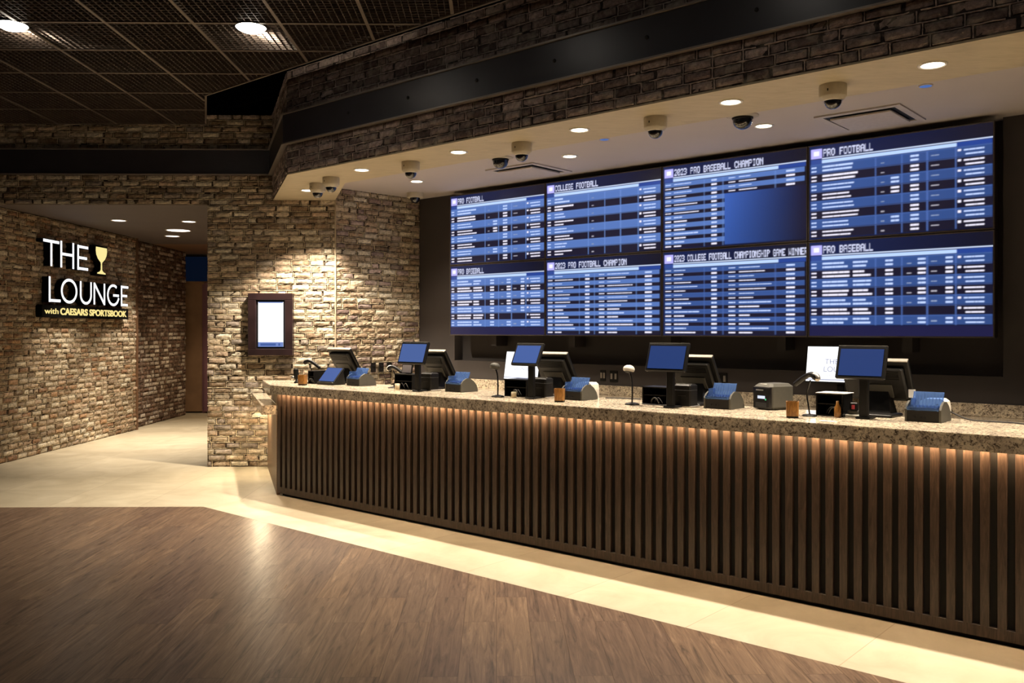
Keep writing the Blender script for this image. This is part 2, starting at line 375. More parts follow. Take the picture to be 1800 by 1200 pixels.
# ------------------------------------------------------------------ brick walls (every brick has its own relief, one mesh per wall)
def brick_wall(name, A, B, z0, z1, seed, palette, holes=(), thick=0.10, top=None, bed_shade=(0.075, 0.055, 0.038), rel=1.0, ridge_c=(0.52, 0.43, 0.29)):
    """wall face runs from A to B (outward normal to the right of A->B); holes: (s0,s1,z0,z1)"""
    rnd = random.Random(seed)
    A = Vector((A[0], A[1])); B = Vector((B[0], B[1])); L = (B - A).length; d = (B - A) / L; nn = Vector((d.y, -d.x))
    ch = 0.0715; bl = 0.213; j = 0.013
    V = []; F = []; Cc = []
    def P(s, z, o): return (A.x + d.x * s + nn.x * o, A.y + d.y * s + nn.y * o, z)
    def quad(a, b_, c, e, colr):
        k = len(V); V.extend((a, b_, c, e)); F.append((k, k + 1, k + 2, k + 3)); Cc.extend([colr] * 4)
    def inhole(s0, s1, a, b_):
        for h in holes:
            if s0 < h[1] - 1e-4 and s1 > h[0] + 1e-4 and a < h[3] - 1e-4 and b_ > h[2] + 1e-4: return h
        return None
    # bed as a wavy grid, coloured dark for the shade around the bricks
    xs = [0] + sorted({h for hh in holes for h in hh[:2] if 0 < h < L}) + [L]
    zs = [z0] + sorted({h for hh in holes for h in hh[2:] if z0 < h < z1}) + [z1]
    for i in range(len(xs) - 1):
        for k in range(len(zs) - 1):
            if inhole(xs[i], xs[i + 1], zs[k], zs[k + 1]): continue
            nx = max(1, int((xs[i + 1] - xs[i]) / 0.045)); nz = max(1, int((zs[k + 1] - zs[k]) / 0.024))
            base = len(V); wd = xs[i + 1] - xs[i]; hh_ = zs[k + 1] - zs[k]
            for b_ in range(nz + 1):
                for a in range(nx + 1):
                    edge = a in (0, nx) or b_ in (0, nz)
                    V.append(P(xs[i] + wd * a / nx, zs[k] + hh_ * b_ / nz, 0.0 if edge else rnd.uniform(-0.007, 0.007) * rel))
                    g = rnd.uniform(0.35, 1.35); Cc.append(tuple(c * g for c in bed_shade))
            for b_ in range(nz):
                for a in range(nx):
                    F.append((base + b_ * (nx + 1) + a, base + b_ * (nx + 1) + a + 1, base + (b_ + 1) * (nx + 1) + a + 1, base + (b_ + 1) * (nx + 1) + a))
    # back and edges, for thickness
    for i in range(len(xs) - 1):
        for k in range(len(zs) - 1):
            if not inhole(xs[i], xs[i + 1], zs[k], zs[k + 1]): quad(P(xs[i], zs[k], -thick), P(xs[i], zs[k + 1], -thick), P(xs[i + 1], zs[k + 1], -thick), P(xs[i + 1], zs[k], -thick), bed_shade)
    for h in holes:
        ha, hb, hc, hd = max(h[0], 0), min(h[1], L), max(h[2], z0), min(h[3], z1)
        quad(P(ha, hd, 0), P(hb, hd, 0), P(hb, hd, -thick), P(ha, hd, -thick), bed_shade); quad(P(hb, hc, 0), P(hb, hc, -thick), P(hb, hd, -thick), P(hb, hd, 0), bed_shade)
    quad(P(0, z0, 0), P(0, z0, -thick), P(L, z0, -thick), P(L, z0, 0), bed_shade) if not any(h[2] <= z0 for h in holes) else None
    quad(P(0, z1, 0), P(L, z1, 0), P(L, z1, -thick), P(0, z1, -thick), bed_shade)
    quad(P(L, z0, 0), P(L, z0, -thick), P(L, z1, -thick), P(L, z1, 0), bed_shade)
    quad(P(0, z0, 0), P(0, z1, 0), P(0, z1, -thick), P(0, z0, -thick), bed_shade)
    nrow = int(math.ceil((z1 - z0) / ch))
    VJ = []
    def ridge(p0, p1, w0, hgt, horiz):
        n_ = max(2, int((p1 - p0) / .03)) if horiz is not None else 3
        base = len(V); g0 = rnd.uniform(.8, 1.2)
        for k in range(n_ + 1):
            t = p0 + (p1 - p0) * k / n_; ww_ = w0 * rnd.uniform(.45, 1.25); oo = hgt * rnd.uniform(.4, 1.2); ct_ = (horiz[0] if horiz else 0) + rnd.uniform(-.0022, .0022)
            g = g0 * rnd.uniform(.8, 1.2)
            for a_, o_ in ((-1, -.004), (-.45, oo), (.45, oo), (1, -.004)):
                V.append(P(min(max(t, 0), L), min(ct_ + a_ * ww_, z1), o_) if horiz else P(0, 0, 0)); Cc.append(tuple(min(.9, c * g) for c in ridge_c))
        for k in range(n_):
            for q_ in range(3): F.append((base + k * 4 + q_, base + k * 4 + 4 + q_, base + k * 4 + 5 + q_, base + k * 4 + 1 + q_))
    def vridge(s_, za, zb):
        base = len(V); n_ = 3; g = rnd.uniform(.8, 1.2)
        for k in range(n_ + 1):
            zz = za + (zb - za) * k / n_; ww_ = .006 * rnd.uniform(.5, 1.2); oo = .010 * rel * rnd.uniform(.5, 1.2)
            for a_, o_ in ((-1, -.004), (-.45, oo), (.45, oo), (1, -.004)):
                V.append(P(min(max(s_ + a_ * ww_, 0), L), min(zz, z1), o_)); Cc.append(tuple(min(.9, c * g) for c in ridge_c))
        for k in range(n_):
            for q_ in range(3): F.append((base + k * 4 + q_, base + k * 4 + 1 + q_, base + k * 4 + 5 + q_, base + k * 4 + 4 + q_))
    for r_ in range(1, nrow):
        zz = z0 + r_ * ch; s = 0.0
        while s < L - .05:
            e_ = min(L, s + rnd.uniform(.25, .9))
            h = inhole(s, e_, zz - .005, zz + .005)
            if h:
                if s < h[0] - .03: ridge(s, h[0], .0068, .011 * rel, (zz,))
                s = max(h[1], s) if e_ >= h[1] or s >= h[0] else h[1]
                if s >= L: break
                continue
            ridge(s, e_, .0068, .011 * rel, (zz,))
            s = e_ + (rnd.uniform(.02, .12) if rnd.random() < .35 else 0)
    for r_ in range(nrow):
        a0 = z0 + r_ * ch; s = -bl * (0.5 if r_ % 2 else 0.0) - rnd.uniform(0, 0.03)
        while s < L:
            ln = bl * rnd.choice((1, 1, 1, 1, 1, 0.52, 0.8)) - 0.0
            s0 = max(s + j / 2, 0.0); s1 = min(s + ln - j / 2, L); s += ln
            s0 += .004; s1 -= .004
            b0 = a0 + j / 2 + .004 + rnd.uniform(-.003, .003); b1 = min(a0 + ch - j / 2 - .004 + rnd.uniform(-.003, .003), z1)
            if s1 - s0 > .02 and rnd.random() < .8: VJ.append((s1 + .010, a0 + .002, a0 + ch - .002))
            if s1 - s0 < 0.02 or b1 - b0 < 0.015: continue
            h = inhole(s0, s1, b0, b1)
            if h:
                if s1 <= h[0] + 0.1 and s0 < h[0]: s1 = h[0]
                elif s0 >= h[1] - 0.1 and s1 > h[1]: s0 = h[1]
                elif b0 < h[3] < b1: b0 = h[3]
                elif b0 < h[2] < b1: b1 = h[2]
                else:
                    if s0 < h[0] < s1: s1 = h[0]
                    elif s0 < h[1] < s1: s0 = h[1]
                    else: continue
                if s1 - s0 < 0.02 or b1 - b0 < 0.012 or inhole(s0, s1, b0, b1): continue
            c0 = palette[rnd.randrange(len(palette))]; g = rnd.uniform(0.75, 1.25); c0 = tuple(min(0.85, c * g) for c in c0)
            dep = rnd.uniform(0.006, 0.024) * rel; tl1 = rnd.uniform(-.006, .006) * rel; tl2 = rnd.uniform(-.005, .005) * rel
            nx = max(3, int((s1 - s0) / 0.032)); nz = 3
            base = len(V); ww = s1 - s0; hh_ = b1 - b0; inn = 0.006
            for b_ in range(nz + 1):
                for a in range(nx + 1):
                    fx = a / nx; fz = b_ / nz
                    e = a in (0, nx) or b_ in (0, nz)
                    o = dep + tl1 * (fx - .5) + tl2 * (fz - .5) + rnd.uniform(-.0028, .0028) * rel - (0.0065 * rel if e else 0)
                    sx = s0 + ww * fx + (rnd.uniform(-.003, .003) if 0 < a < nx or e else 0) + (inn * .5 if a == 0 else (-inn * .5 if a == nx else 0))
                    sz = b0 + hh_ * fz + rnd.uniform(-.0025, .0025)
                    V.append(P(min(max(sx, 0), L), sz, max(o, 0.002)))
                    g2 = rnd.uniform(0.82, 1.18) * (0.85 if e else 1.0); Cc.append(tuple(c * g2 for c in c0))  # rim vertices darkened for the shadow line round each brick
            W1 = nx + 1
            for b_ in range(nz):
                for a in range(nx):
                    F.append((base + b_ * W1 + a, base + b_ * W1 + a + 1, base + (b_ + 1) * W1 + a + 1, base + (b_ + 1) * W1 + a))
            # skirt back to the bed
            ring = [(a, 0) for a in range(nx + 1)] + [(nx, b_) for b_ in range(1, nz + 1)] + [(a, nz) for a in range(nx - 1, -1, -1)] + [(0, b_) for b_ in range(nz - 1, 0, -1)]
            idx = [base + b_ * W1 + a for a, b_ in ring]
            sk = len(V); dk = tuple(c * 0.75 for c in c0)  # skirt colour darkened too, as shade in the gap
            for a, b_ in ring:
                V.append(P(min(max(s0 + ww * a / nx, 0), L), b0 + hh_ * b_ / nz, -0.006)); Cc.append(dk)
            for i in range(len(ring)):
                k = (i + 1) % len(ring); F.append((idx[k], idx[i], sk + i, sk + k))
    for s_, za, zb in VJ:
        if zb < z1 and 0.01 < s_ < L - .01 and not inhole(s_ - .008, s_ + .008, za, zb): vridge(s_, za, zb)
    me = bpy.data.meshes.new(name); me.from_pydata(V, [], F); me.materials.append(MATS['brick'])
    ca = me.color_attributes.new('brick_color', 'FLOAT_COLOR', 'POINT')
    ca.data.foreach_set('color', np.concatenate([np.array(Cc, dtype=np.float32), np.ones((len(Cc), 1), np.float32)], 1).ravel())
    me.update()
    o = bpy.data.objects.new(name, me); col.objects.link(o); struct(o); return o

TAN = [(0.52, 0.42, 0.30), (0.42, 0.32, 0.22), (0.58, 0.50, 0.38), (0.32, 0.23, 0.15), (0.64, 0.57, 0.45), (0.48, 0.36, 0.26), (0.40, 0.31, 0.22), (0.24, 0.17, 0.11), (0.55, 0.46, 0.34)]
DIM = [(0.29, 0.215, 0.19), (0.19, 0.135, 0.12), (0.38, 0.29, 0.26), (0.14, 0.098, 0.09), (0.24, 0.18, 0.16), (0.31, 0.24, 0.215)]  # same brick, with dim cool light put into the colours
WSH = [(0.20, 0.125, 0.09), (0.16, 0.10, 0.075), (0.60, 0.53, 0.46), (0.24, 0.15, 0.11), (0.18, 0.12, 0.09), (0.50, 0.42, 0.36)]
FY = 10.504
XL0, XL1 = -3.40, -1.897           # pier beside the counter
BC = W(-0.972, 2.80)               # where side wall meets the TV wall
# front wall: from the far left to the brick corner, opening to the corridor cut out
brick_wall('wall_front', (-9.0, FY), (XL1, FY), 0.0, 4.135, 3, TAN + [(0.30, 0.25, 0.21)], holes=((-5.98 + 9.0, XL0 + 9.0, -0.1, 3.09),))
brick_wall('wall_side', (XL1, FY), (BC.x, BC.y), 0.0, 3.29, 5, TAN + DIM[:3])
brick_wall('wall_left', (-5.978, FY + 0.0), (-5.818, 14.449), 0.0, 3.09, 7, TAN + [(0.38, 0.24, 0.14), (0.30, 0.18, 0.11)])
brick_wall('wall_left', (-5.935, 14.449), (-5.921, 16.99), 0.0, 3.09, 9, WSH, bed_shade=(0.06, 0.04, 0.03), ridge_c=(.22, .15, .11))
mb = MB(); mb.box(-5.95, -5.80, 14.40, 14.475, 0, 3.09); mb.box(-6.05, -5.935, 16.99, 17.0, 0, 3.09)
struct(mb.build('trim_1', 'brown_paint'))
# corridor beyond
mb = MB(); mb.box(XL0, XL0 + 0.15, FY + 0.10, 17.4, 0, 3.09); struct(mb.build('wall_corridor', 'brown_paint'))
mb = MB(); mb.box(-9, XL0, FY + 0.10, 15.4, 3.09, 3.14); struct(mb.build('ceiling', 'corridor_ceiling_paint'))
mb = MB(); mb.box(-9, XL0, 15.4, 17.4, 3.09, 3.14); struct(mb.build('ceiling', 'brown_paint'))
mb = MB(); mb.box(-9, -3.2, 17.42, 17.55, 0, 3.2); struct(mb.build('wall_end', 'niche_paint'))
mb = MB(); mb.box(-6.6, -3.62, 17.38, 17.42, 0.03, 2.50); mb.box(-6.6, -3.5, 17.36, 17.42, 2.50, 2.56)
dr = struct(mb.build('door_1', 'door_wood'))
mb = MB(); mb.box(-5.68, -5.60, 17.33, 17.38, 0.03, 2.53); mb.box(-5.72, -5.66, 17.36, 17.42, 0, 2.5); mb.build('frame', 'purple_trim', dr)
mb = MB(); mb.box(-6.6, -3.4, 17.39, 17.42, 2.56, 3.04)
struct(mb.build('window_1', 'transom_blue'))

# ------------------------------------------------------------------ TV wall
mb = MB()
R3 = Matrix.Translation((P0[0], P0[1], 0)) @ Matrix.Rotation(TH, 4, 'Z')
mb.box(-1.2, -0.36, 2.80, 3.0, 0, 3.30, M=R3)
mb.box(5.74, 9.5, 2.80, 3.0, 0, 3.30, M=R3)
mb.box(-0.36, 5.74, 2.80, 3.0, 0, 1.235, M=R3)
mb.box(-0.36, 5.74, 2.92, 3.0, 1.235, 3.30, mi=1, M=R3)
mb.box(-0.36, -0.33, 2.795, 2.92, 1.235, 3.28, mi=0, M=R3)
struct(mb.build('wall_back', ['back_wall_paint', 'niche_paint']))
mb = MB()
for u in (0.35, 1.5, 2.7, 3.9, 5.0):
    mb.box(u, u + 0.08, 2.72, 2.92, 1.42, 3.0, M=R3)
struct(mb.build('trim_2', 'niche_paint'))

# ------------------------------------------------------------------ soffit over the counter
SZ = 3.135
s0 = W(0, 0.12); s1 = W(9.5, 0.12); i1 = W(9.5, 0.80); i0 = W(0.04, 0.80); wi = (-1.905, FY); wo = (-2.632, FY)
mb = MB()
poly = [(s0.x, s0.y), (s1.x, s1.y), (i1.x, i1.y), (i0.x, i0.y), wi, wo]
cx = sum(p[0] for p in poly) / 6; cy = sum(p[1] for p in poly) / 6
inset = [(s0.x + .05, s0.y + .12), (s1.x + .05, s1.y + .05), (i1.x, i1.y), (i0.x, i0.y), wi, (wo[0] + .06, wo[1])]
mb.prism(poly, SZ, SZ + 0.012)
mb.prism([(W(0, .22).x, W(0, .22).y), (W(9.5, .22).x, W(9.5, .22).y), (i1.x, i1.y), (i0.x, i0.y), wi, (wo[0] + .12, wo[1])], SZ + 0.012, 4.14)
struct(mb.build('wall_soffit', 'soffit_plaster'))
brick_wall('wall_soffit_front', (s0.x, s0.y), (s1.x, s1.y), SZ + 0.012, 4.15, 11, DIM, bed_shade=(0.05, 0.038, 0.034), ridge_c=(0.46, 0.365, 0.32), thick=0.09, rel=0.8)
brick_wall('wall_soffit_end', wo, (s0.x, s0.y), SZ + 0.012, 4.15, 13, DIM, bed_shade=(0.05, 0.038, 0.034), ridge_c=(0.46, 0.365, 0.32), thick=0.09, rel=0.8)
# dark metal beam wrapped around at one height
def beam_pts(off):
    d_end = Vector((s0.x - wo[0], s0.y - wo[1])).normalized(); nrm = Vector((d_end.y, -d_end.x))
    nf = Vector((-N2[0], -N2[1]))
    # intersection of the two offset faces
    a = Vector((wo[0], wo[1])) + nrm * off; b_ = Vector((s0.x, s0.y)) + nf * off; dd = Vector(D2)
    det = d_end.x * (-dd.y) + dd.x * d_end.y
    t = ((b_.x - a.x) * (-dd.y) + dd.x * (b_.y - a.y)) / det
    c = a + d_end * t
    yw = FY - off
    k = (yw - a.y) / d_end.y; aw = a + d_end * k
    return aw, c, b_ + dd * 9.5
def beam(name, off, off_in, z0, z1, mat):
    a, c, e = beam_pts(off); a2, c2, e2 = beam_pts(off_in)
    mb = MB()
    pts = [(-9, FY - off), (a.x, a.y), (c.x, c.y), (e.x, e.y), (e2.x, e2.y), (c2.x, c2.y), (a2.x, a2.y), (-9, FY - off_in)]
    for i in range(3):
        mb.prism([pts[i], pts[i + 1], pts[6 - i], pts[7 - i]], z0, z1)
    return struct(mb.build(name, mat))
bm_ = beam('trim_3', 0.045, 0.026, 3.435, 3.715, 'beam_metal')
beam('trim_4', 0.066, 0.0, 3.715, 3.728, 'beam_highlight')  # paler flange colour stands in for a highlight along the beam
beam('trim_5', 0.060, 0.0, 3.425, 3.437, 'beam_highlight')
for i, u in enumerate((0.19, 1.0, 1.80, 2.60, 3.38, 4.17, 4.96, 5.75)):
    p = W(u, 0.075, 3.575)
    mbb = MB().lathe([(0.014, 0), (0.014, 0.006), (0.008, 0.012), (0.001, 0.013)], n=10, M=Matrix.Translation(p) @ Matrix.Rotation(TH, 4, 'Z') @ Matrix.Rotation(PI / 2, 4, 'X'))
    mbb.build('bolt', 'black_slot', bm_)
# corner bead
mb = MB(); mb.box(XL1 - 0.008, XL1 + 0.008, FY - 0.022, FY - 0.004, 1.0, 3.285); struct(mb.build('trim_6', 'corner_bead'))

# ceiling above the counter
zc = 3.285
ce = [wi, (i0.x, i0.y), (i1.x, i1.y), (W(9.5, 2.95).x, W(9.5, 2.95).y), (W(-1.1, 2.95).x, W(-1.1, 2.95).y), (BC.x - .08, BC.y), (XL1 - .05, FY + .05)]
mb = MB(); mb.prism(ce, zc, zc + 0.05); struct(mb.build('ceiling', 'inner_ceiling_paint'))

# plenum: black deck and black upstand over the walls
mb = MB(); mb.box(-10, 9, -4, 14, 4.85, 4.9); mb.box(-9, 9, FY + 0.02, FY + 0.10, 4.135, 4.85)
struct(mb.build('ceiling', 'plenum_black'))
mb = MB(); k0 = W(-1.6, 0.5); k1 = W(9.5, 0.5); mb.prism([(k0.x, k0.y), (k1.x, k1.y), (W(9.5, .56).x, W(9.5, .56).y), (W(-1.6, .56).x, W(-1.6, .56).y)], 4.14, 4.85)
struct(mb.build('wall_plenum', 'plenum_black'))

# ------------------------------------------------------------------ metal mesh ceiling with tee grid
MZ = 4.026
pA = W(9.0, -0.20); pB = Vector((-3.004, 9.194)); pC = Vector((-3.407, 10.43))
def ymax_at(x):
    if x > pB.x: return pB.y + (pA.y - pB.y) * (x - pB.x) / (pA.x - pB.x)
    if x > pC.x: return pB.y + (pC.y - pB.y) * (x - pB.x) / (pC.x - pB.x)
    return FY - 0.02
def xmax_at(y):
    if y < pB.y: return pB.x + (pA.x - pB.x) * (y - pB.y) / (pA.y - pB.y)
    if y < pC.y: return pB.x + (pC.x - pB.x) * (y - pB.y) / (pC.y - pB.y)
    return pC.x
mb = MB(); T = 0.685; NL = 13
X00 = -1.708 - T * 9; Y00 = 7.725 - 0.69 * 8
x = X00; k = 0
while x < 2.6:
    if k % NL:
        mb.box(x - .0015, x + .0015, 2.3, ymax_at(x), MZ, MZ + 0.016)
    k += 1; x = X00 + k * T / NL
y = Y00; k = 0
while y < FY - 0.03:
    if k % NL:
        mb.box(-7.9, min(xmax_at(y), 2.6), y - .0015, y + .0015, MZ + .001, MZ + 0.015)
    k += 1; y = Y00 + k * 0.69 / NL
cl = struct(mb.build('ceiling', 'lattice_metal'))
mb = MB()
for i in range(-2, 10):
    x = -1.708 - T * i
    if x < 2.6: mb.box(x - .013, x + .013, 2.3, ymax_at(x), MZ - .006, MZ + .004); mb.box(x - .002, x + .002, 2.3, ymax_at(x), MZ, MZ + .04)
for i in range(-4, 9):
    y = 7.725 - 0.69 * i
    if 2.3 < y < FY - 0.05: mb.box(-7.9, min(xmax_at(y), 2.6), y - .013, y + .013, MZ - .0055, MZ + .0045); mb.box(-7.9, min(xmax_at(y), 2.6), y - .002, y + .002, MZ, MZ + .04)
def bar2(mb, a, b_, w, z0, z1):
    a = Vector((a[0], a[1])); b_ = Vector((b_[0], b_[1])); d = (b_ - a).normalized(); q = Vector((-d.y, d.x)) * w
    mb.prism([(a.x, a.y), (b_.x, b_.y), (b_.x + q.x, b_.y + q.y), (a.x + q.x, a.y + q.y)], z0, z1)
bar2(mb, (pA.x, pA.y), (pB.x, pB.y), -0.02, MZ - .008, MZ + .05)
bar2(mb, (pB.x, pB.y), (pC.x, pC.y), -0.02, MZ - .008, MZ + .05)
mb.box(-7.9, pC.x, FY - .04, FY - .012, MZ - .008, MZ + .04)
mb.build('ceiling_grid', 'tee_metal', cl)

# ------------------------------------------------------------------ downlights
def downlight(label, group, loc, glow='lamp_glow', r=0.062, e=40, angle=95, color=SOFT, blend=0.8, drop=0.006, aim=None, ring='white_plastic', size=0.045, name='downlight'):
    t = thing(name, label, 'ceiling light', loc, 0, group)
    MB().lathe([(r, 0.0), (r, -drop), (r + 0.010, -drop - .003), (r + 0.018, -drop), (r + 0.019, 0.0)], M=None, cap0=False, cap1=False).build('trim_ring', ring, t)
    MB().lathe([(r * 0.998, -0.001), (r * .9, -0.0035), (r * .5, -0.005), (0.002, -0.0055)], n=28, cap0=False).build('lens', glow, t)
    spot('lamp', t, (0, 0, -0.03), e, color, angle, blend, size, aim)
    return t
names = ['nearest the right edge of the photo', 'second from the right', 'third from the right', 'fourth from the right', 'fifth from the right, beside a dome camera']
g = 'downlights in the beige soffit'
for (u, v), nm in zip(((5.88, .42), (4.61, .42), (3.35, .42), (2.06, .42), (.77, .42)), names):
    downlight('round recessed downlight in the beige soffit, ' + nm, g, W(u, v, SZ), e=E_SOFFIT, angle=110)
downlight('round recessed downlight at the brick wall end of the beige soffit', g, (-2.062, 9.732, SZ), e=E_SOFFIT * 2.1, angle=112, blend=.45)
downlight('small recessed downlight in the grey ceiling right of a recessed camera', 'downlights in the grey ceiling behind the soffit', W(4.185, 1.83, zc), e=E_INNER, angle=120)
downlight('small recessed downlight in the grey ceiling between the two air vents', 'downlights in the grey ceiling behind the soffit', W(2.21, 1.80, zc), e=E_INNER, angle=120)
downlight('small recessed downlight in the grey ceiling nearest the brick side wall', 'downlights in the grey ceiling behind the soffit', W(0.033, 1.82, zc), e=E_INNER * 3.0, angle=115)
# just beyond the picture the same row carries on
for u in (7.15, 8.4): downlight('round recessed downlight in the beige soffit, beyond the right end of the photo', g, W(u, .42, SZ), e=E_SOFFIT, angle=110)
g = 'corridor ceiling lights'
downlight('thin recessed light at the left of the dark corridor ceiling', g, (-5.098, 12.073, 3.09), 'lamp_glow_cool', 0.085, E_CORR, 78, blend=.7)
downlight('thin recessed light at the right of the dark corridor ceiling', g, (-4.196, 12.183, 3.09), 'lamp_glow_cool', 0.085, E_CORR, 78, blend=.7)
downlight('largest round light of the dark corridor ceiling', g, (-4.72, 13.255, 3.09), 'lamp_glow_cool', 0.165, E_CORR, 78, blend=.7)
downlight('small light of the dark corridor ceiling, the farthest in', g, (-5.099, 14.053, 3.09), 'lamp_glow_cool', 0.10, E_CORR, 78, blend=.7)
downlight('light deep in the corridor hidden near the door', g, (-4.6, 15.9, 3.09), 'lamp_glow_cool', 0.06, E_CORR * .5, 110, color=WARM)
g = 'lamps in the metal mesh ceiling'
def mesh_lamp(label, x, y, e=E_MESH, ang=100):
    t = thing('mesh_ceiling_lamp', label, 'ceiling light', (x, y, MZ - .008), 0, g)
    MB().lathe([(0.115, 0.02), (0.118, 0.0), (0.105, -0.012), (0.07, -0.03), (0.02, -0.038), (0.001, -0.039)], n=32, cap0=False, cap1=False).build('lens', 'lamp_glow', t)
    MB().lathe([(0.118, 0.03), (0.125, 0.03), (0.125, 0.0), (0.118, 0.0)], n=32, cap0=False, cap1=False).build('rim', 'black_slot', t)
    spot('lamp', t, (0, 0, -0.05), e, SOFT, ang, 0.9, 0.07)
    l = bpy.data.lights.new('lamp', 'POINT'); l.energy = 11; l.color = (1, .88, .7); l.shadow_soft_size = .03  # added point light, brightens the lattice beside the lamp
    for dx, dy in ((0.04, 0.14),) if y > 7 else ():
        o = bpy.data.objects.new('lamp', l); col.objects.link(o); o.parent = t; o.location = (dx, dy, 0.055)
    return t
mesh_lamp('bright round lamp in the mesh ceiling at the far left edge of the photo', -3.84, 7.10)
mesh_lamp('bright round lamp in the mesh ceiling left of the brick soffit corner', -1.96, 7.12)
for (x, y) in ((-3.84, 3.9), (-1.9, 3.9)):  # unseen lamps added to light the wood floor
    mesh_lamp('added unseen round lamp in the mesh ceiling, lighting the wood floor', x, y, E_HALL)
for (x, y) in ((-.62, 5.98), (.84, 4.68), (2.25, 3.41)):  # unseen lamps added as fill for the tile strip and counter
    mesh_lamp('added unseen round lamp in the mesh ceiling, lighting the floor along the counter', x, y, 105, 62)

# ------------------------------------------------------------------ air vents, cameras, sensors
def vent(label, u, v):
    t = thing('air_vent', label, 'air vent', W(u, v, zc), TH, 'square air vents in the grey ceiling')
    mb = MB()
    a, b_ = 0.325, 0.272
    for (x0, x1, y0, y1) in ((-a, a, -a, -b_), (-a, a, b_, a), (-a, -b_, -b_, b_), (b_, a, -b_, b_)):
        mb.box(x0, x1, y0, y1, -0.012, -0.001)
    mb.build('frame', 'vent_paint', t)
    MB().box(-b_, b_, -b_, b_, -0.004, -0.002).build('slot', 'black_slot', t)
    MB().box(-.232, .232, -.232, .232, -0.030, -0.012, ch=.004).build('panel', 'vent_paint', t)
    for i, (dx, dy) in enumerate(((-.18, -.18), (.18, .18), (-.18, .18), (.18, -.18))):
        MB().box(dx - .006, dx + .006, dy - .006, dy + .006, -0.012, -0.003).build('clip', 'vent_paint', t)
    return t
vent('square ceiling air vent above the right end of the wall of televisions', 4.94, 2.13)
vent('square ceiling air vent above the left half of the wall of televisions', 1.42, 2.13)

def dome_cam(label, loc):
    t = thing('security_camera', label, 'security camera', loc, TH, 'dome cameras mounted under the beige soffit')
    MB().lathe([(0.082, 0), (0.084, -0.012), (0.083, -0.070), (0.080, -0.076), (0.066, -0.092), (0.058, -0.098)], n=36, cap0=False).build('housing', 'camera_body', t)
    MB().lathe([(0.055, -0.094)] + [(0.053 * math.cos(a), -0.098 - 0.052 * math.sin(a)) for a in [i * PI / 2 / 8 for i in range(0, 8)]] + [(0.001, -0.150)], n=32, cap0=False).build('dome', 'dome_smoke', t)
    MB().lathe([(0.060, -0.090), (0.0615, -0.094), (0.060, -0.099), (0.056, -0.100)], n=32, cap0=False, cap1=False).build('ring', 'silver', t)
    MB().box(-.004, .004, -.0845, -.078, -.05, -.035).build('screw', 'dark_grey_plastic', t)
    return t
c0 = dome_cam('dome security camera under the beige soffit, the largest, farthest right', W(5.279, .474, SZ))
for (u, v), l in (((3.988, .476), 'dome security camera under the beige soffit, second from the right'), ((2.693, .512), 'dome security camera under the beige soffit above a recessed camera and vent'),
                  ((1.404, .469), 'dome security camera under the beige soffit between the two leftmost round downlights and the vent'), ((.197, .50), 'dome security camera at the soffit corner, the right one of the close pair'),
                  ((-.21, .64), 'dome security camera at the soffit corner, the left one of the close pair')):
    dup(c0, W(u, v, SZ), TH, l)
def recess_cam(label, loc):
    t = thing('recessed_camera', label, 'security camera', loc, TH, 'recessed dome cameras in the grey ceiling')
    MB().lathe([(0.125, 0), (0.125, -0.006), (0.110, -0.013), (0.080, -0.018)], n=36, cap0=False).build('flange', 'camera_body', t)
    MB().lathe([(0.078, -0.012), (0.078, -0.035)] + [(0.076 * math.cos(a), -0.04 - 0.070 * math.sin(a)) for a in [i * PI / 2 / 8 for i in range(0, 8)]] + [(0.001, -0.110)], n=32, cap0=False).build('dome', 'dome_smoke', t)
    MB().lathe([(0.080, -0.014), (0.083, -0.018), (0.080, -0.030)], n=32, cap0=False, cap1=False).build('ring', 'dark_grey_plastic', t)
    return t
rc = recess_cam('recessed dark dome camera in the grey ceiling beside the right small downlight', W(4.21, 1.40, zc))
dup(rc, W(1.654, 1.42, zc), TH, 'recessed dark dome camera in the grey ceiling at the left air vent')
t = thing('security_camera', 'small dark dome camera in the ceiling corner by the brick side wall', 'security camera', W(-.62, 2.40, zc), TH)
MB().lathe([(0.10, 0), (0.10, -0.05), (0.09, -0.06)], n=30, cap0=False).build('housing', 'camera_body', t)
MB().lathe([(0.062, -0.055), (0.06, -0.08), (0.045, -0.11), (0.02, -0.125), (0.001, -0.127)], n=28, cap0=False).build('dome', 'dome_smoke', t)
for (u, v), l in (((5.554, 1.43), 'small blue-lit round sensor in the grey ceiling above the right air vent'), ((2.905, 1.385), 'small blue-lit round sensor in the grey ceiling right of the middle downlights')):
    t = thing('ceiling_sensor', l, 'sensor', W(u, v, zc), TH, 'round sensors in the grey ceiling')
    MB().lathe([(0.048, 0), (0.046, -0.006), (0.040, -0.008)], n=24, cap0=False, cap1=False).build('ring', 'vent_paint', t)
    MB().lathe([(0.041, -0.007), (0.02, -0.012), (0.001, -0.013)], n=24, cap0=False).build('lens', 'sensor_blue', t)

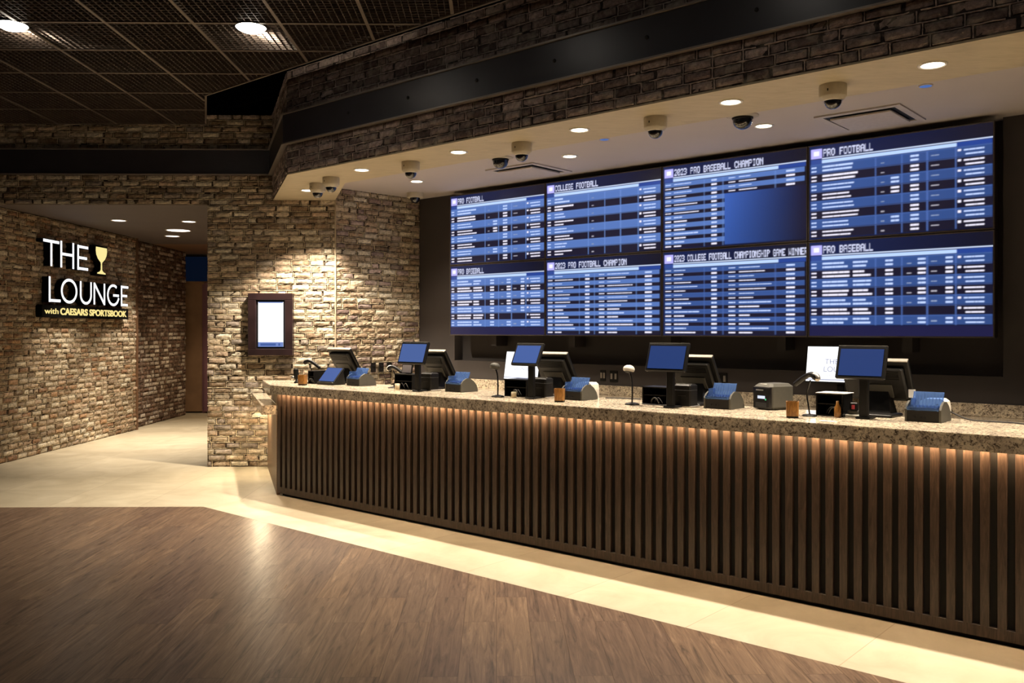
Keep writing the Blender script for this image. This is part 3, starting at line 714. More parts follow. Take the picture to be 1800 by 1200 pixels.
# ------------------------------------------------------------------ televisions
FONT = {'A': '0E11111F111111', 'B': '1E11111E11111E', 'C': '0E11101010110E', 'D': '1E11111111111E', 'E': '1F10101E10101F', 'F': '1F10101E101010', 'G': '0E11101711110F',
        'H': '1111111F111111', 'I': '0E04040404040E', 'L': '1010101010101F', 'M': '111B1515111111', 'N': '11191513111111', 'O': '0E11111111110E', 'P': '1E11111E101010',
        'R': '1E11111E141211', 'S': '0F10100E01011E', 'T': '1F040404040404', 'W': '11111115151B11', '0': '0E11131519110E', '2': '0E11010204081F', '3': '1E01010E01011E'}
def lin(c): return tuple((x / 255.0) ** 2.2 for x in c)
GW, GH = 360, 204
def picture(title, kind, seed, tone=0):
    rnd = random.Random(seed)
    ss = 1
    img = np.zeros((GH, GW, 3), np.float32)
    BL = lin((82, 112, 176)) if tone == 0 else lin((54, 80, 138)); BL2 = lin((104, 136, 200)) if tone == 0 else lin((80, 108, 176))
    DK = lin((30, 28, 46)); TX = lin((186, 206, 250)); TXD = lin((236, 232, 250)); NAV = lin((24, 36, 76)); NAVD = lin((22, 22, 36))
    def rect(x0, x1, y0, y1, c, a=1.0):
        a0, a1, b0, b1 = [int(round(k)) for k in (x0 * GW, x1 * GW, y0 * GH, y1 * GH)]
        if b1 <= b0: b1 = b0 + 1
        if a1 <= a0: a1 = a0 + 1
        img[b0:b1, a0:a1] = img[b0:b1, a0:a1] * (1 - a) + np.array(c, np.float32) * a
    xs = np.linspace(0, 1, GW)[None, :, None]
    img[:] = np.array(NAV, np.float32) * (1 - xs) + np.array(NAVD, np.float32) * xs
    rect(0.012, 0.078, 0.035, 0.135, lin((176, 172, 246))); rect(0.028, 0.060, 0.06, 0.11, lin((236, 236, 255)))
    rect(0.078, 1.0, 0.135, 0.146, lin((210, 225, 255)))
    rect(0.078, 0.82, 0.155, 0.193, lin((178, 204, 250))); rect(0.82, 0.995, 0.15, 0.195, lin((40, 66, 140))); rect(0.01, 0.078, 0.146, 0.195, lin((50, 72, 140)))
    # title
    cw = 0.92 / max(26, len(title)) if len(title) > 30 else 0.0245
    for i, chh in enumerate(title):
        if chh == ' ': continue
        bits = FONT[chh]
        for r_ in range(7):
            v = int(bits[r_ * 2:r_ * 2 + 2], 16)
            for c_ in range(5):
                if v >> (4 - c_) & 1:
                    x = 0.085 + i * cw + c_ * cw / 5.8; y = 0.045 + r_ * 0.0105
                    rect(x, x + cw / 5.2, y, y + 0.0125, lin((205, 210, 240)))
    def pill(x0, x1, y, h, c):
        rect(x0, x1, y - h / 2, y + h / 2, c)
        n = int((x1 - x0) * 50)
        for _ in range(n):
            xx = rnd.uniform(x0, x1); rect(xx, xx + 0.004, y - h / 2, y + h / 2, tuple(k * .62 for k in c), .6)
    seps = (.39, .535, .67, .815)
    if kind in ('football', 'baseball', 'college'):
        n = 8 if kind != 'baseball' else 7
        y0 = 0.20; hh = (0.985 - y0) / 8 if n == 8 else 0.098
        for i in range(n):
            ya = y0 + i * hh; blue = i % 2 == 0
            xs2 = np.linspace(1.06, 0.80, GW)[None, :, None] if tone else np.ones((1, GW, 1))
            a, b_ = int(ya * GH), int((ya + hh) * GH)
            img[a:b_, int(.01 * GW):int(.995 * GW)] = (np.array(BL if blue else DK, np.float32) * xs2)[:, int(.01 * GW):int(.995 * GW)]
            rect(0.01, 0.995, ya, ya + 0.006, BL2, 0.7)
            for s_ in seps: rect(s_ - .005, s_ + .005, ya, ya + hh, BL2, .6)
            tx = TX if blue else TXD
            dot = rnd.random() < 2
            for q, yy in enumerate((ya + hh * .32, ya + hh * .72)):
                pill(0.014, 0.045, yy, 0.015, tx)
                if kind == 'baseball':
                    pill(0.08, 0.08 + rnd.uniform(.12, .17), yy, 0.017, tx); pill(0.26, 0.26 + rnd.uniform(.06, .115), yy, 0.017, tx)
                    pill(0.445, 0.485, yy, 0.017, tx)
                    if i != 5: pill(0.62, 0.66, yy, .018, tx); pill(0.765, 0.80, yy, .018, tx)
                    if q and i != 5: pill(0.56, 0.585, yy, .012, tuple(k * .5 for k in tx)); pill(.69, .72, yy - .012, .012, tuple(k * .5 for k in tx))
                else:
                    ln = rnd.uniform(.15, .22) if kind == 'football' else rnd.uniform(.07, .18)
                    pill(0.08, 0.08 + ln, yy, 0.017, tx)
                    if kind == 'football':
                        pill(0.58, 0.625, yy, .018, tx)
                        if i in (2, 3, 6): pill(0.475, 0.52, yy, .018, tx)
                        if q: pill(0.69, 0.73, yy - .02, .012, tuple(k * .5 for k in tx))
                    if q: pill(0.42, 0.44, yy - .005, .012, tuple(k * .45 for k in tx))
                pill(0.865 if q else 0.855, .955, yy, 0.016, tx)
                if not q: pill(0.825, 0.842, yy, 0.022, TXD)
        if n == 7: rect(0, 1, y0 + 7 * hh + 0.006, 1, lin((32, 32, 66)))
    else:
        n = 16; y0 = 0.20; hh = (0.985 - y0) / n
        for i in range(n):
            ya = y0 + i * hh; blue = i % 2 == 0; full = kind == 'champ' or i < 4
            x1 = 0.985 if full else 0.455
            rect(0.015, x1, ya, ya + hh, BL if blue else DK)
            rect(0.015, x1, ya, ya + .005, BL2, .6)
            for s_ in (.31, .445) + ((.80,) if full else ()): rect(s_ - .005, s_ + .005, ya, ya + hh, BL2, .35)
            yy = ya + hh * .52; tx = TX if blue else TXD
            pill(0.018, 0.062, yy, .014, tx); pill(.082, .082 + rnd.uniform(.05, .19), yy, .014, tx); pill(.36, .40, yy, .017, tx)
            if full: pill(.482, .53, yy, .014, tx); pill(.555, .555 + rnd.uniform(.06, .22), yy, .014, tx); pill(.87, .925, yy, .017, tx)
        if kind == 'champ_half':
            a, b_ = int((y0 + 4 * hh + .005) * GH), int(.985 * GH); c_, d_ = int(.458 * GW), GW
            t_ = np.linspace(0, 1, d_ - c_)[None, :, None]; s_ = np.linspace(1, .75, b_ - a)[:, None, None]
            img[a:b_, c_:d_] = (np.array(lin((58, 92, 172)), np.float32) * (1 - t_) ** 1.3 + np.array(lin((28, 28, 52)), np.float32) * t_) * s_
    # slight softness of the photographed text
    for _ in range(2):
        p = np.pad(img, ((1, 1), (1, 1), (0, 0)), 'edge')
        img = p[1:-1, 1:-1] * .34 + (p[:-2, 1:-1] + p[2:, 1:-1]) * .13 + (p[1:-1, :-2] + p[1:-1, 2:]) * .20
    return img
TVW, TVH, TV_U0, TV_Z0, TV_V = 1.488, 0.843, -0.226, 1.541, 2.60
shows = {(1, 0): ('PRO FOOTBALL', 'football', 0), (1, 1): ('COLLEGE FOOTBALL', 'college', 0), (1, 2): ('2023 PRO BASEBALL CHAMPION', 'champ_half', 0), (1, 3): ('PRO FOOTBALL', 'football', 1),
         (0, 0): ('PRO BASEBALL', 'baseball', 0), (0, 1): ('2023 PRO FOOTBALL CHAMPION', 'champ', 0), (0, 2): ('2023 COLLEGE FOOTBALL CHAMPIONSHIP GAME WINNER', 'champ', 1), (0, 3): ('PRO BASEBALL', 'baseball', 1)}
ordn = ['leftmost', 'second from the left', 'third from the left', 'rightmost']
for (r_, c_), (ti, kd, tone) in shows.items():
    u = TV_U0 + c_ * TVW; z = TV_Z0 + r_ * (TVH + 0.003)
    txt = {'champ_half': 'odds above a blank blue block', 'champ': 'two columns of championship odds rows', 'football': 'pro football odds rows', 'college': 'college football odds rows', 'baseball': 'pro baseball odds rows'}[kd]
    t = thing('television', 'television showing %s, %s of the %s row' % (txt, ordn[c_], 'upper' if r_ else 'lower'), 'television', W(u, TV_V, z), TH, 'televisions of the odds board')
    MB().box(0.004, TVW - .004, 0.012, 0.11, 0.003, TVH - .003, ch=.006).build('casing', 'black_plastic', t)
    b_ = 0.011; mb = MB()
    mb.box(0.003, TVW - .003, 0.0, .014, 0.002, b_ + .003, ch=.002); mb.box(0.003, TVW - .003, 0.0, .014, TVH - b_, TVH - .001, ch=.002)
    mb.box(0.003, b_ + .003, 0.0, .014, b_ + .002, TVH - b_, ch=.002); mb.box(TVW - b_ - .003, TVW - .003, 0.0, .014, b_ + .002, TVH - b_, ch=.002)
    mb.build('bezel', 'tv_bezel' if 'tv_bezel' in MATS else 'dark_grey_plastic', t)
    img = picture(ti, kd, 40 + r_ * 4 + c_, tone)
    xs = np.linspace(b_ + .002, TVW - b_ - .002, GW); zs = np.linspace(TVH - b_, b_ + .002, GH)
    X, Z = np.meshgrid(xs, zs)
    co = np.stack([X.ravel(), np.full(X.size, 0.006), Z.ravel()], 1).astype(np.float32)
    i = np.arange(GW * GH).reshape(GH, GW); fa = np.stack([i[1:, :-1], i[1:, 1:], i[:-1, 1:], i[:-1, :-1]], -1).reshape(-1, 4)
    me = bpy.data.meshes.new('screen'); me.vertices.add(len(co)); me.vertices.foreach_set('co', co.ravel())
    me.loops.add(fa.size); me.loops.foreach_set('vertex_index', fa.ravel().astype(np.int32)); me.polygons.add(len(fa))
    me.polygons.foreach_set('loop_start', np.arange(0, fa.size, 4, dtype=np.int32)); me.update(calc_edges=True)
    me.materials.append(MATS['tv_picture'])
    ca = me.color_attributes.new('picture', 'FLOAT_COLOR', 'POINT')
    ca.data.foreach_set('color', np.concatenate([img.reshape(-1, 3), np.ones((GW * GH, 1), np.float32)], 1).astype(np.float32).ravel())
    o = bpy.data.objects.new('screen', me); col.objects.link(o); o.parent = t

# ------------------------------------------------------------------ the counter
UR = 7.7
ct = thing('service_counter', 'long betting counter front with dark walnut vertical slats', 'counter', W(0, 0, 0), TH)
# local frame u,v: end panel runs from (0,0) to the front wall at (-1.60,0.865)
EP = (-1.585, 0.95)
MB().box(0.03, UR, 0.027, 0.075, 0.02, 1.020).build('back_panel', 'slat_backing', ct)
MB().box(0.0, UR, 0.0, 0.026, 0.022, 0.082, ch=.002).build('plinth', 'slat_wood', ct)
MB().box(0.05, UR, 0.030, 0.07, 0.0, 0.03).build('toe_kick', 'black_slot', ct)
pitch = 0.0808; sw = 0.0435
slat0 = None; ns = 0; u = 0.004
rs = random.Random(4)
while u + sw < UR:
    if slat0 is None:
        slat0 = MB().box(0, sw, 0, 0.027, 0.080, 1.020, ch=.0015).build('slat', 'slat_wood', ct); slat0.location = (u, 0, 0)
    else:
        s = slat0.copy(); col.objects.link(s); s.parent = ct; s.location = (u, 0, 0)
        if rs.random() < 2:
            me = slat0.data.copy(); dx, dz = rs.uniform(-5, 5), rs.uniform(-5, 5)
            s.data = me
            for vv in me.vertices: vv.co.x += dx; vv.co.z += dz * 1
            s.location = (u - dx, 0, -dz)
    u += pitch; ns += 1
# end panel
def strip2(mb, a, b_, w, z0, z1):
    a = Vector(a); b_ = Vector(b_); d = (b_ - a).normalized(); q = Vector((-d.y, d.x)) * w
    mb.prism([(a.x, a.y), (b_.x, b_.y), (b_.x + q.x, b_.y + q.y), (a.x + q.x, a.y + q.y)], z0, z1)
mb = MB(); strip2(mb, EP, (-0.004, -0.002), 0.03, 0.0, 0.78); mb.build('end_panel', 'end_wood', ct)
ME = (-0.80, 0.475)
mb = MB(); strip2(mb, (ME[0] + .03, ME[1] - .02), (-0.002, 0.004), 0.03, 0.87, 0.985); o = mb.build('upper_end_panel', 'panel_beige', ct); o['label'] = 'beige panel above the low ledge'
MB().box(0.0, 0.028, 0.0, 0.055, 0.87, 0.985).build('corner_post', 'black_slot', ct)
led = MB().box(0.03, UR, -0.038, -0.022, 0.998, 1.008).build('light_strip', 'led_strip', ct)

tp = thing('countertop', 'long speckled granite top of the front counter', 'countertop', W(0, 0, 0.985), TH)
def loc2(x, y):
    q = (Vector((x, y)) - Vector(P0)); return (q.x * D2[0] + q.y * D2[1], q.x * N2[0] + q.y * N2[1])
BLp = loc2(-2.508, 9.55); KB = loc2(-1.975, 9.55)
pts = [(-0.03, -0.06), (UR, -0.06), (UR, 0.75), (KB[0], 0.75), BLp]
mb = MB(); mb.prism(pts, 0.040, 0.081)
mb.box(-0.03, UR, -0.06, -0.040, 0.0, 0.040)
mb.prism([(p[0] + (.004 if k in (0, 4) else 0), p[1] + (.004 if k in (0, 1) else 0)) for k, p in enumerate(pts)], 0.038, 0.085)
e_ = (Vector(BLp) - Vector(pts[0])).normalized()
mb.prism([(-.03, -.06), (-.006, -.06), (BLp[0] + .02, BLp[1]), BLp], 0.0, 0.038)
mb.build('slab', 'granite', tp)
# low ledge
fl = loc2(-2.288, 8.669 + .02); fr = loc2(-2.150, 8.715)
lg = thing('low_ledge', 'low granite ledge along the left end of the counter', 'ledge', W(0, 0, 0.78), TH)
wl = loc2(-2.866, FY - .05); wr = loc2(-2.70, FY - .05)
MB().prism([fl, fr, wr, wl], 0.0, 0.09).build('slab', 'granite', lg)
# lamp strip under the far part of the ledge
a = Vector(wl) * .90 + Vector(fl) * .10; b_ = Vector(wl) * .55 + Vector(fl) * .45
mb = MB(); dq = (b_ - a).normalized(); strip2(mb, (a.x + .03, a.y + .03), (b_.x + .03, b_.y + .03), 0.05, -0.012, -0.002)
mb.build('light_strip', 'led_ledge', lg)

# back counter
bc = thing('back_counter', 'granite back counter with upstand below the televisions', 'counter', W(0, 0, 0), TH)
MB().box(-0.90, UR, 2.20, 2.795, 0.875, 0.915, ch=.004).build('worktop', 'granite', bc)
MB().box(-0.90, UR, 2.765, 2.795, 0.915, 1.017, ch=.003).build('upstand', 'granite', bc)
MB().box(-0.89, UR, 2.24, 2.78, 0.0, 0.875).build('cabinet', 'slat_backing', bc)

# ------------------------------------------------------------------ framed menu screen on the brick pier
t = thing('menu_display', 'dark wood framed portrait screen glowing white on the brick wall', 'display', (-2.642, FY - 0.03, 1.674), 0)
fw, fh, iw, ih = .259, .363, .168, .285
mb = MB()
for (x0, x1, z0, z1) in ((-fw, fw, ih, fh), (-fw, fw, -fh, -ih), (-fw, -iw, -ih, ih), (iw, fw, -ih, ih)):
    mb.box(x0, x1, -.07, 0.03, z0, z1, ch=.004)
mb.build('frame', 'dark_frame_wood', t)
MB().box(-iw, iw, -.035, 0.02, -ih, ih).build('casing', 'black_gloss', t)
MB().box(-.146, .146, -.040, -.035, -.262, .262).build('screen', 'screen_white', t)
mb = MB(); mb.box(-.146, .146, -.0425, -.040, -.262, -.208); mb.box(-.142, .142, -.0425, -.040, .250, .262)
o = mb.build('blue_bar', 'screen_bar', t)
mb = MB()
for x0, x1 in ((-.12, .06), (.09, .11)): mb.box(x0, x1, -.0445, -.0425, -.250, -.222)
mb.build('bar_marks', 'screen_blue_bright', t)

# ------------------------------------------------------------------ wall sign
SA = Vector((-5.967, 10.772)); SBv = Vector((-5.818, 14.449)); SD = (SBv - SA).normalized(); SN = Vector((SD.y, -SD.x))
sg = thing('wall_sign', 'raised white-lit THE LOUNGE lettering with a golden goblet on the left brick wall', 'sign', (SA.x + SN.x * .012, SA.y + SN.y * .012, 0), math.atan2(SD.y, SD.x))
# local x along the wall, -y out of the wall, z up
def ribbon(pts, w, closed=False):
    P = [Vector((p[0], p[1])) for p in pts]; n = len(P); L_ = []; R_ = []
    for i, p in enumerate(P):
        if closed: a = P[i - 1]; b_ = P[(i + 1) % n]
        else: a = P[max(i - 1, 0)]; b_ = P[min(i + 1, n - 1)]
        d1 = (p - a).normalized() if (p - a).length > 1e-9 else (b_ - p).normalized()
        d2 = (b_ - p).normalized() if (b_ - p).length > 1e-9 else d1
        t_ = (d1 + d2).normalized(); nn_ = Vector((-t_.y, t_.x)); k = 1 / max(0.35, nn_.dot(Vector((-d1.y, d1.x))))
        L_.append(p + nn_ * w / 2 * k); R_.append(p - nn_ * w / 2 * k)
    return L_, R_
def stroke_mesh(mb, pts, w, y0, y1, closed=False, mi=0):
    L_, R_ = ribbon(pts, w, closed); n = len(L_)
    vs = [(p.x, y0, p.y) for p in L_] + [(p.x, y0, p.y) for p in R_] + [(p.x, y1, p.y) for p in L_] + [(p.x, y1, p.y) for p in R_]
    fs = []
    for i in range(n if closed else n - 1):
        j = (i + 1) % n
        fs += [(i, j, n + j, n + i), (2 * n + i, 3 * n + i, 3 * n + j, 2 * n + j), (i, 2 * n + i, 2 * n + j, j), (n + i, n + j, 3 * n + j, 3 * n + i)]
    if not closed: fs += [(0, n, 3 * n, 2 * n), (n - 1, 3 * n - 1, 4 * n - 1, 2 * n - 1)]
    mb.add(vs, fs, mi)
def arc(cx_, cz, rx, rz_, a0, a1, n=28): return [(cx_ + rx * math.cos(math.radians(a0 + (a1 - a0) * i / n)), cz + rz_ * math.sin(math.radians(a0 + (a1 - a0) * i / n))) for i in range(n + 1)]
LET = []
z0, z1, sw_ = 2.455, 2.79, 0.036
LET.append(('T', [([(0.756, z1 - .022), (1.135, z1 - .022)], 0), ([(.945, z1 - .02), (.945, z0 - .01)], 0)]))
LET.append(('H', [([(1.19, z1 + .01), (1.19, z0 - .01)], 0), ([(1.50, z1 + .01), (1.50, z0 - .01)], 0), ([(1.19, 2.628), (1.50, 2.628)], 0)]))
LET.append(('E', [([(1.63, z1), (1.63, z0 - .012)], 0), ([(1.63, z1 - .022), (1.905, z1 - .022)], 0), ([(1.63, 2.615), (1.87, 2.615)], 0), ([(1.63, z0 + .01), (1.90, z0 + .01)], 0)]))
b0, b1 = 1.975, 2.29
LET.append(('L', [([(.905, b1 + .018), (.905, b0)], 0), ([(.905, b0 + .021), (1.17, b0 + .021)], 0)]))
LET.append(('O', [(arc(1.395, 2.137, .192, .150, 0, 352, 44), 1)]))
LET.append(('U', [([(1.70, b1)] + arc(1.845, 2.10, .145, .115, 180, 360, 20) + [(1.99, b1)], 0)]))
LET.append(('N', [([(2.085, b0), (2.085, b1)], 0), ([(2.085, b1 - .01), (2.385, b0 + .01)], 0), ([(2.385, b0), (2.385, b1)], 0)]))
LET.append(('G', [(arc(2.665, 2.132, .175, .145, 55, 345, 36), 0), ([(2.66, 2.13), (2.84, 2.13)], 0)]))
LET.append(('E', [([(2.93, b1), (2.93, b0)], 0), ([(2.93, b1 - .02), (3.15, b1 - .02)], 0), ([(2.93, 2.135), (3.11, 2.135)], 0), ([(2.93, b0 + .02), (3.13, b0 + .02)], 0)]))
for ch_, strokes in LET:
    mb = MB()
    for i, (pts, cl_) in enumerate(strokes): stroke_mesh(mb, pts, sw_ + .008, -.092, 0.0 - i * .0004, bool(cl_))
    o = mb.build('letter', 'sign_black', sg)
    mb = MB()
    for i, (pts, cl_) in enumerate(strokes): stroke_mesh(mb, pts, sw_, -.097 - i * .0003, -.0925, bool(cl_))
    mb.build('lit_face', 'sign_white', o)
# goblet
def gob(k):
    c = 2.29; half = [(0.160, 2.812), (0.166, 2.76), (0.150, 2.70), (0.105, 2.645), (0.052, 2.612), (0.022, 2.595), (0.014, 2.565), (0.018, 2.53), (0.016, 2.495), (0.032, 2.47), (0.072, 2.452), (0.118, 2.443), (0.122, 2.425)]
    h = [(x + k, z + (k if i == 0 else (-k if i == len(half) - 1 else 0))) for i, (x, z) in enumerate(half)]
    return [(c - x, z) for x, z in h] + [(c + x, z) for x, z in reversed(h)]
def flat(mb, pts, y0, y1):
    n = len(pts)
    # strip between the mirrored outlines
    h = n // 2
    vs = [(p[0], y0, p[1]) for p in pts] + [(p[0], y1, p[1]) for p in pts]; fs = []
    for i in range(h - 1):
        j = n - 1 - i
        fs += [(i, i + 1, j - 1, j), (n + i, n + j, n + j - 1, n + i + 1)]
    for i in range(n):
        j = (i + 1) % n; fs.append((i, n + i, n + j, j))
    mb.add(vs, fs)
mb = MB(); flat(mb, gob(.026), -.095, 0); o = mb.build('goblet', 'sign_black', sg)
mb = MB(); flat(mb, gob(0), -.100, -.0955); mb.build('golden_face', 'sign_gold', o)
# plaque
def rrect(x0, x1, z0, z1, r):
    p = []
    for cx_, cz, a in ((x1 - r, z1 - r, 0), (x0 + r, z1 - r, 90), (x0 + r, z0 + r, 180), (x1 - r, z0 + r, 270)):
        p += [(cx_ + r * math.cos(math.radians(a + k * 22.5)), cz + r * math.sin(math.radians(a + k * 22.5))) for k in range(5)]
    return p
mb = MB(); pp = rrect(.74, 3.175, 1.775, 1.935, .03); n = len(pp)
mb.add([(x, -.085, z) for x, z in pp] + [(x, 0, z) for x, z in pp], [tuple(range(n)), tuple(range(2 * n - 1, n - 1, -1))] + [(i, n + i, n + (i + 1) % n, (i + 1) % n) for i in range(n)])
pq = mb.build('plaque', 'sign_black', sg)
def text_mesh(name, body, size, mat, parent, loc, rot, ext=0.003, width=None, bold=0.0):
    cu = bpy.data.curves.new(name, 'FONT'); cu.body = body; cu.size = size; cu.extrude = ext; cu.offset = bold
    tmp = bpy.data.objects.new(name, cu); col.objects.link(tmp)
    bpy.context.view_layer.update()
    me = bpy.data.meshes.new_from_object(tmp.evaluated_get(bpy.context.evaluated_depsgraph_get()))
    bpy.data.objects.remove(tmp); bpy.data.curves.remove(cu)
    if width:
        xs = [v.co.x for v in me.vertices]; k = width / (max(xs) - min(xs)); x0 = min(xs)
        for v in me.vertices: v.co.x = (v.co.x - x0) * k
    me.materials.clear(); me.materials.append(MATS[mat]); me.name = name
    o = bpy.data.objects.new(name, me); col.objects.link(o); o.parent = parent; o.location = loc; o.rotation_euler = rot; return o
text_mesh('lettering', 'with', .105, 'sign_yellow', pq, (.80, -.088, 1.822), (PI / 2, 0, 0), width=.33)
text_mesh('lettering', 'CAESARS SPORTSBOOK', .125, 'sign_yellow', pq, (1.18, -.088, 1.815), (PI / 2, 0, 0), width=1.93, bold=.0035)

# ------------------------------------------------------------------ equipment on the counter
CZ = 1.070
def on(u, v, z=CZ): return W(u, v, z)
def tilt_box(w, h, th, deg, z, y=0.0, x=0.0):
    """matrix for a slab w x th x h, leaning back by deg about its lower edge"""
    return Matrix.Translation((x, y, z)) @ Matrix.Rotation(math.radians(-deg), 4, 'X')

def customer_display(label, u, v, w, h, zb, mat, lean=18, rz=0.0, px_=0.0, group='customer displays on posts'):
    t = thing('customer_display', label, 'display', on(u, v), TH + rz, group)
    zc_ = zb - CZ
    MB().box(-.045, .045, -.012, .095, 0.0, .012, ch=.004).build('foot', 'black_plastic', t)
    MB().box(-.027, .027, .0, .034, .010, zc_ + h * .35, ch=.005).build('post', 'black_plastic', t)
    M = tilt_box(w, h, .03, lean, zc_, y=-.035, x=px_)
    o = MB().box(-w / 2, w / 2, 0, .026, 0, h, ch=.006, M=M).build('housing', 'black_plastic', t)
    MB().box(-w / 2 + .019, w / 2 - .019, -.002, .001, .019, h - .019, M=M).build('screen', mat, t)
    MB().box(-w / 2 + .002, w / 2 - .002, .001, .02, h - .0005, h + .004, M=M, ch=.001).build('top_edge', 'grey_plastic', t)
    MB().box(-.03, .03, .02, .05, h * .25, h * .6, M=M, ch=.006).build('hinge', 'black_plastic', t)
    return t
customer_display('slim blue customer display on a post, second station from the brick wall', 1.70, .264, .345, .20, 1.310, 'screen_blue_mid', px_=-.045)
customer_display('bright blue customer display in front of the smaller white monitor', 2.985, .271, .275, .185, 1.333, 'screen_blue_bright', lean=26, px_=-.04)
customer_display('slim dark blue customer display at the fourth station', 4.225, .274, .318, .20, 1.322, 'screen_blue', px_=-.02)
customer_display('largest blue customer display, beside the big white monitor', 5.50, .375, .295, .205, 1.312, 'screen_blue', px_=-.012)
# station one: low wedge display
t = thing('customer_display', 'low tilted blue customer display resting on the counter beside the brick wall', 'display', on(.335, .325), TH, 'customer displays on posts')
del t['group']
M = tilt_box(.25, .2, .03, 42, .028, y=0)
MB().box(-.125, .125, 0, .026, 0, .19, ch=.006, M=M).build('housing', 'black_plastic', t)
MB().box(-.114, .114, -.002, .001, .012, .178, M=M).build('screen', 'screen_blue_bright', t)
mb = MB(); 
for sx in (-.10, .08):
    mb.add([(sx, .0, 0), (sx, .17, 0), (sx, .135, .155), (sx, .0, .03), (sx + .02, .0, 0), (sx + .02, .17, 0), (sx + .02, .135, .155), (sx + .02, .0, .03)], [(0, 1, 2, 3), (7, 6, 5, 4), (0, 4, 5, 1), (1, 5, 6, 2), (2, 6, 7, 3), (3, 7, 4, 0)])
mb.build('stand', 'dark_grey_plastic', t)
MB().box(-.125, .125, -.012, .02, 0, .028, ch=.004).build('front_foot', 'dark_grey_plastic', t)

def terminal(label, ur, w=.37, sc_=1.0):
    t = thing('sales_terminal', label, 'point of sale terminal', on(ur - w / 2, .62), TH, 'sales terminals seen from behind')
    ln = .30; lean = 32
    # back of the slab faces the customers; its top leans towards them
    M = Matrix.Translation((0, 0.165, .085)) @ Matrix.Rotation(math.radians(lean), 4, 'X')
    MB().box(-w / 2, w / 2, 0.0, .030, 0, ln, ch=.007, M=M).build('screen_housing', 'black_plastic', t)
    mb = MB(); mb.box(-w / 2 + .03, w / 2 - .03, -.032, .001, .03, ln - .035, ch=.010, M=M); mb.build('rear_cover', 'dark_grey_plastic', t)
    mb = MB()
    for k in range(5): mb.box(-w / 2 + .06, w / 2 - .06, -.036, -.030, ln - .062 - k * .013, ln - .056 - k * .013, M=M)
    mb.build('vent_ribs', 'black_plastic', t)
    MB().box(-w / 2 + .002, w / 2 - .002, -.004, .028, ln - .002, ln + .006, M=M, ch=.002).build('top_highlight', 'silver', t)  # silver strip puts the light on the top edge into its colour
    MB().box(-.10, .10, -.037, -.030, .05, .15, M=M, ch=.004).build('socket_panel', 'grey_plastic', t)
    mb = MB(); M2 = Matrix.Translation((0, .04, .0))
    mb.add([(-.10, .03, .015), (.10, .03, .015), (.10, .16, .015), (-.10, .16, .015), (-.07, .085, .155), (.07, .085, .155), (.07, .15, .135), (-.07, .15, .135)], [(3, 2, 1, 0), (4, 5, 6, 7), (0, 1, 5, 4), (1, 2, 6, 5), (2, 3, 7, 6), (3, 0, 4, 7)])
    mb.build('neck', 'black_plastic', t)
    MB().box(-.15, .15, -.10, .115, 0, .018, ch=.005).build('base', 'black_plastic', t)
    return t
tm = terminal('black sales terminal seen from behind at the first station, against the bricks', .33)
for ur, l in ((1.68, 'black sales terminal seen from behind at the second station from the brick wall'), (3.07, 'black sales terminal seen from behind at the middle station'), (4.36, 'black sales terminal seen from behind at the fourth station')):
    dup(tm, on(ur - .185, .62), TH, l)
terminal('black sales terminal seen from behind at the station nearest the right edge', 5.68, w=.42)

def slip_reader(label, u, v, rz=0.0, flipped=False):
    t = thing('slip_reader', label, 'betting slip reader', on(u, v), TH + rz, 'slip readers with blue trays')
    w = .20
    prof = [(0, 0), (0, .072), (.022, .098), (.065, .118), (.110, .116), (.155, .092), (.19, .055), (.205, .02), (.205, 0)]
    def ext(mb, pr, x0, x1):
        n = len(pr); mb.add([(x0, y, z) for y, z in pr] + [(x1, y, z) for y, z in pr], [tuple(range(n - 1, -1, -1)), tuple(range(n, 2 * n))] + [(i, (i + 1) % n, n + (i + 1) % n, n + i) for i in range(n)])
    low = [(0.004, 0.002), (0.004, .070), (.05, .078), (.15, .074), (.19, .05), (.20, .004)]
    mb = MB(); ext(mb, low, -w / 2 + .008, w / 2 - .008); mb.build('body', 'dark_grey_plastic', t)
    for sx in (-w / 2, w / 2 - .012):
        mb = MB(); ext(mb, prof, sx, sx + .012); mb.build('side_cheek', 'grey_plastic', t)
    mb = MB()
    # ribbed tray: steep back sheet and front lip
    for k in range(9):
        x = -w / 2 + .014 + k * .0205
        mb.box(x, x + .004, .02, .10, .078, .094)
    M = Matrix.Translation((0, .085, .078)) @ Matrix.Rotation(math.radians(-24), 4, 'X')
    mb.box(-w / 2 + .014, w / 2 - .016, 0, .004, 0, .10, M=M)
    for k in range(10): mb.box(-w / 2 + .016 + k * .018, -w / 2 + .019 + k * .018, -.005, .001, 0, .098 - (k % 3) * .006, M=M)
    mb.box(-w / 2 + .012, w / 2 - .013, -.003, .006, .066, .088)
    mb.box(-w / 2 + .014, -w / 2 + .018, .01, .10, .07, .125, M=Matrix.Rotation(math.radians(8), 4, 'Y'))
    mb.build('slip_tray', 'blue_acrylic', t)
    mb = MB()
    for x in (-.055, -.02, .0): mb.box(x, x + .013, -.003, .002, .022, .031)
    mb.build('button', 'black_slot', t)
    return t
sr = slip_reader('grey slip reader with blue tray beside the brick wall, leftmost station', .665, .40)
for (u, v), l in (((1.995, .42), 'grey slip reader with blue tray at the second station from the brick wall'), ((3.31, .37), 'grey slip reader with blue tray behind the middle wooden cup'),
                  ((4.515, .405), 'grey slip reader with blue tray left of the boxy label printer'), ((5.83, .405), 'grey slip reader with blue tray nearest the right edge, in front of the white device')):
    dup(sr, on(u, v), TH, l)

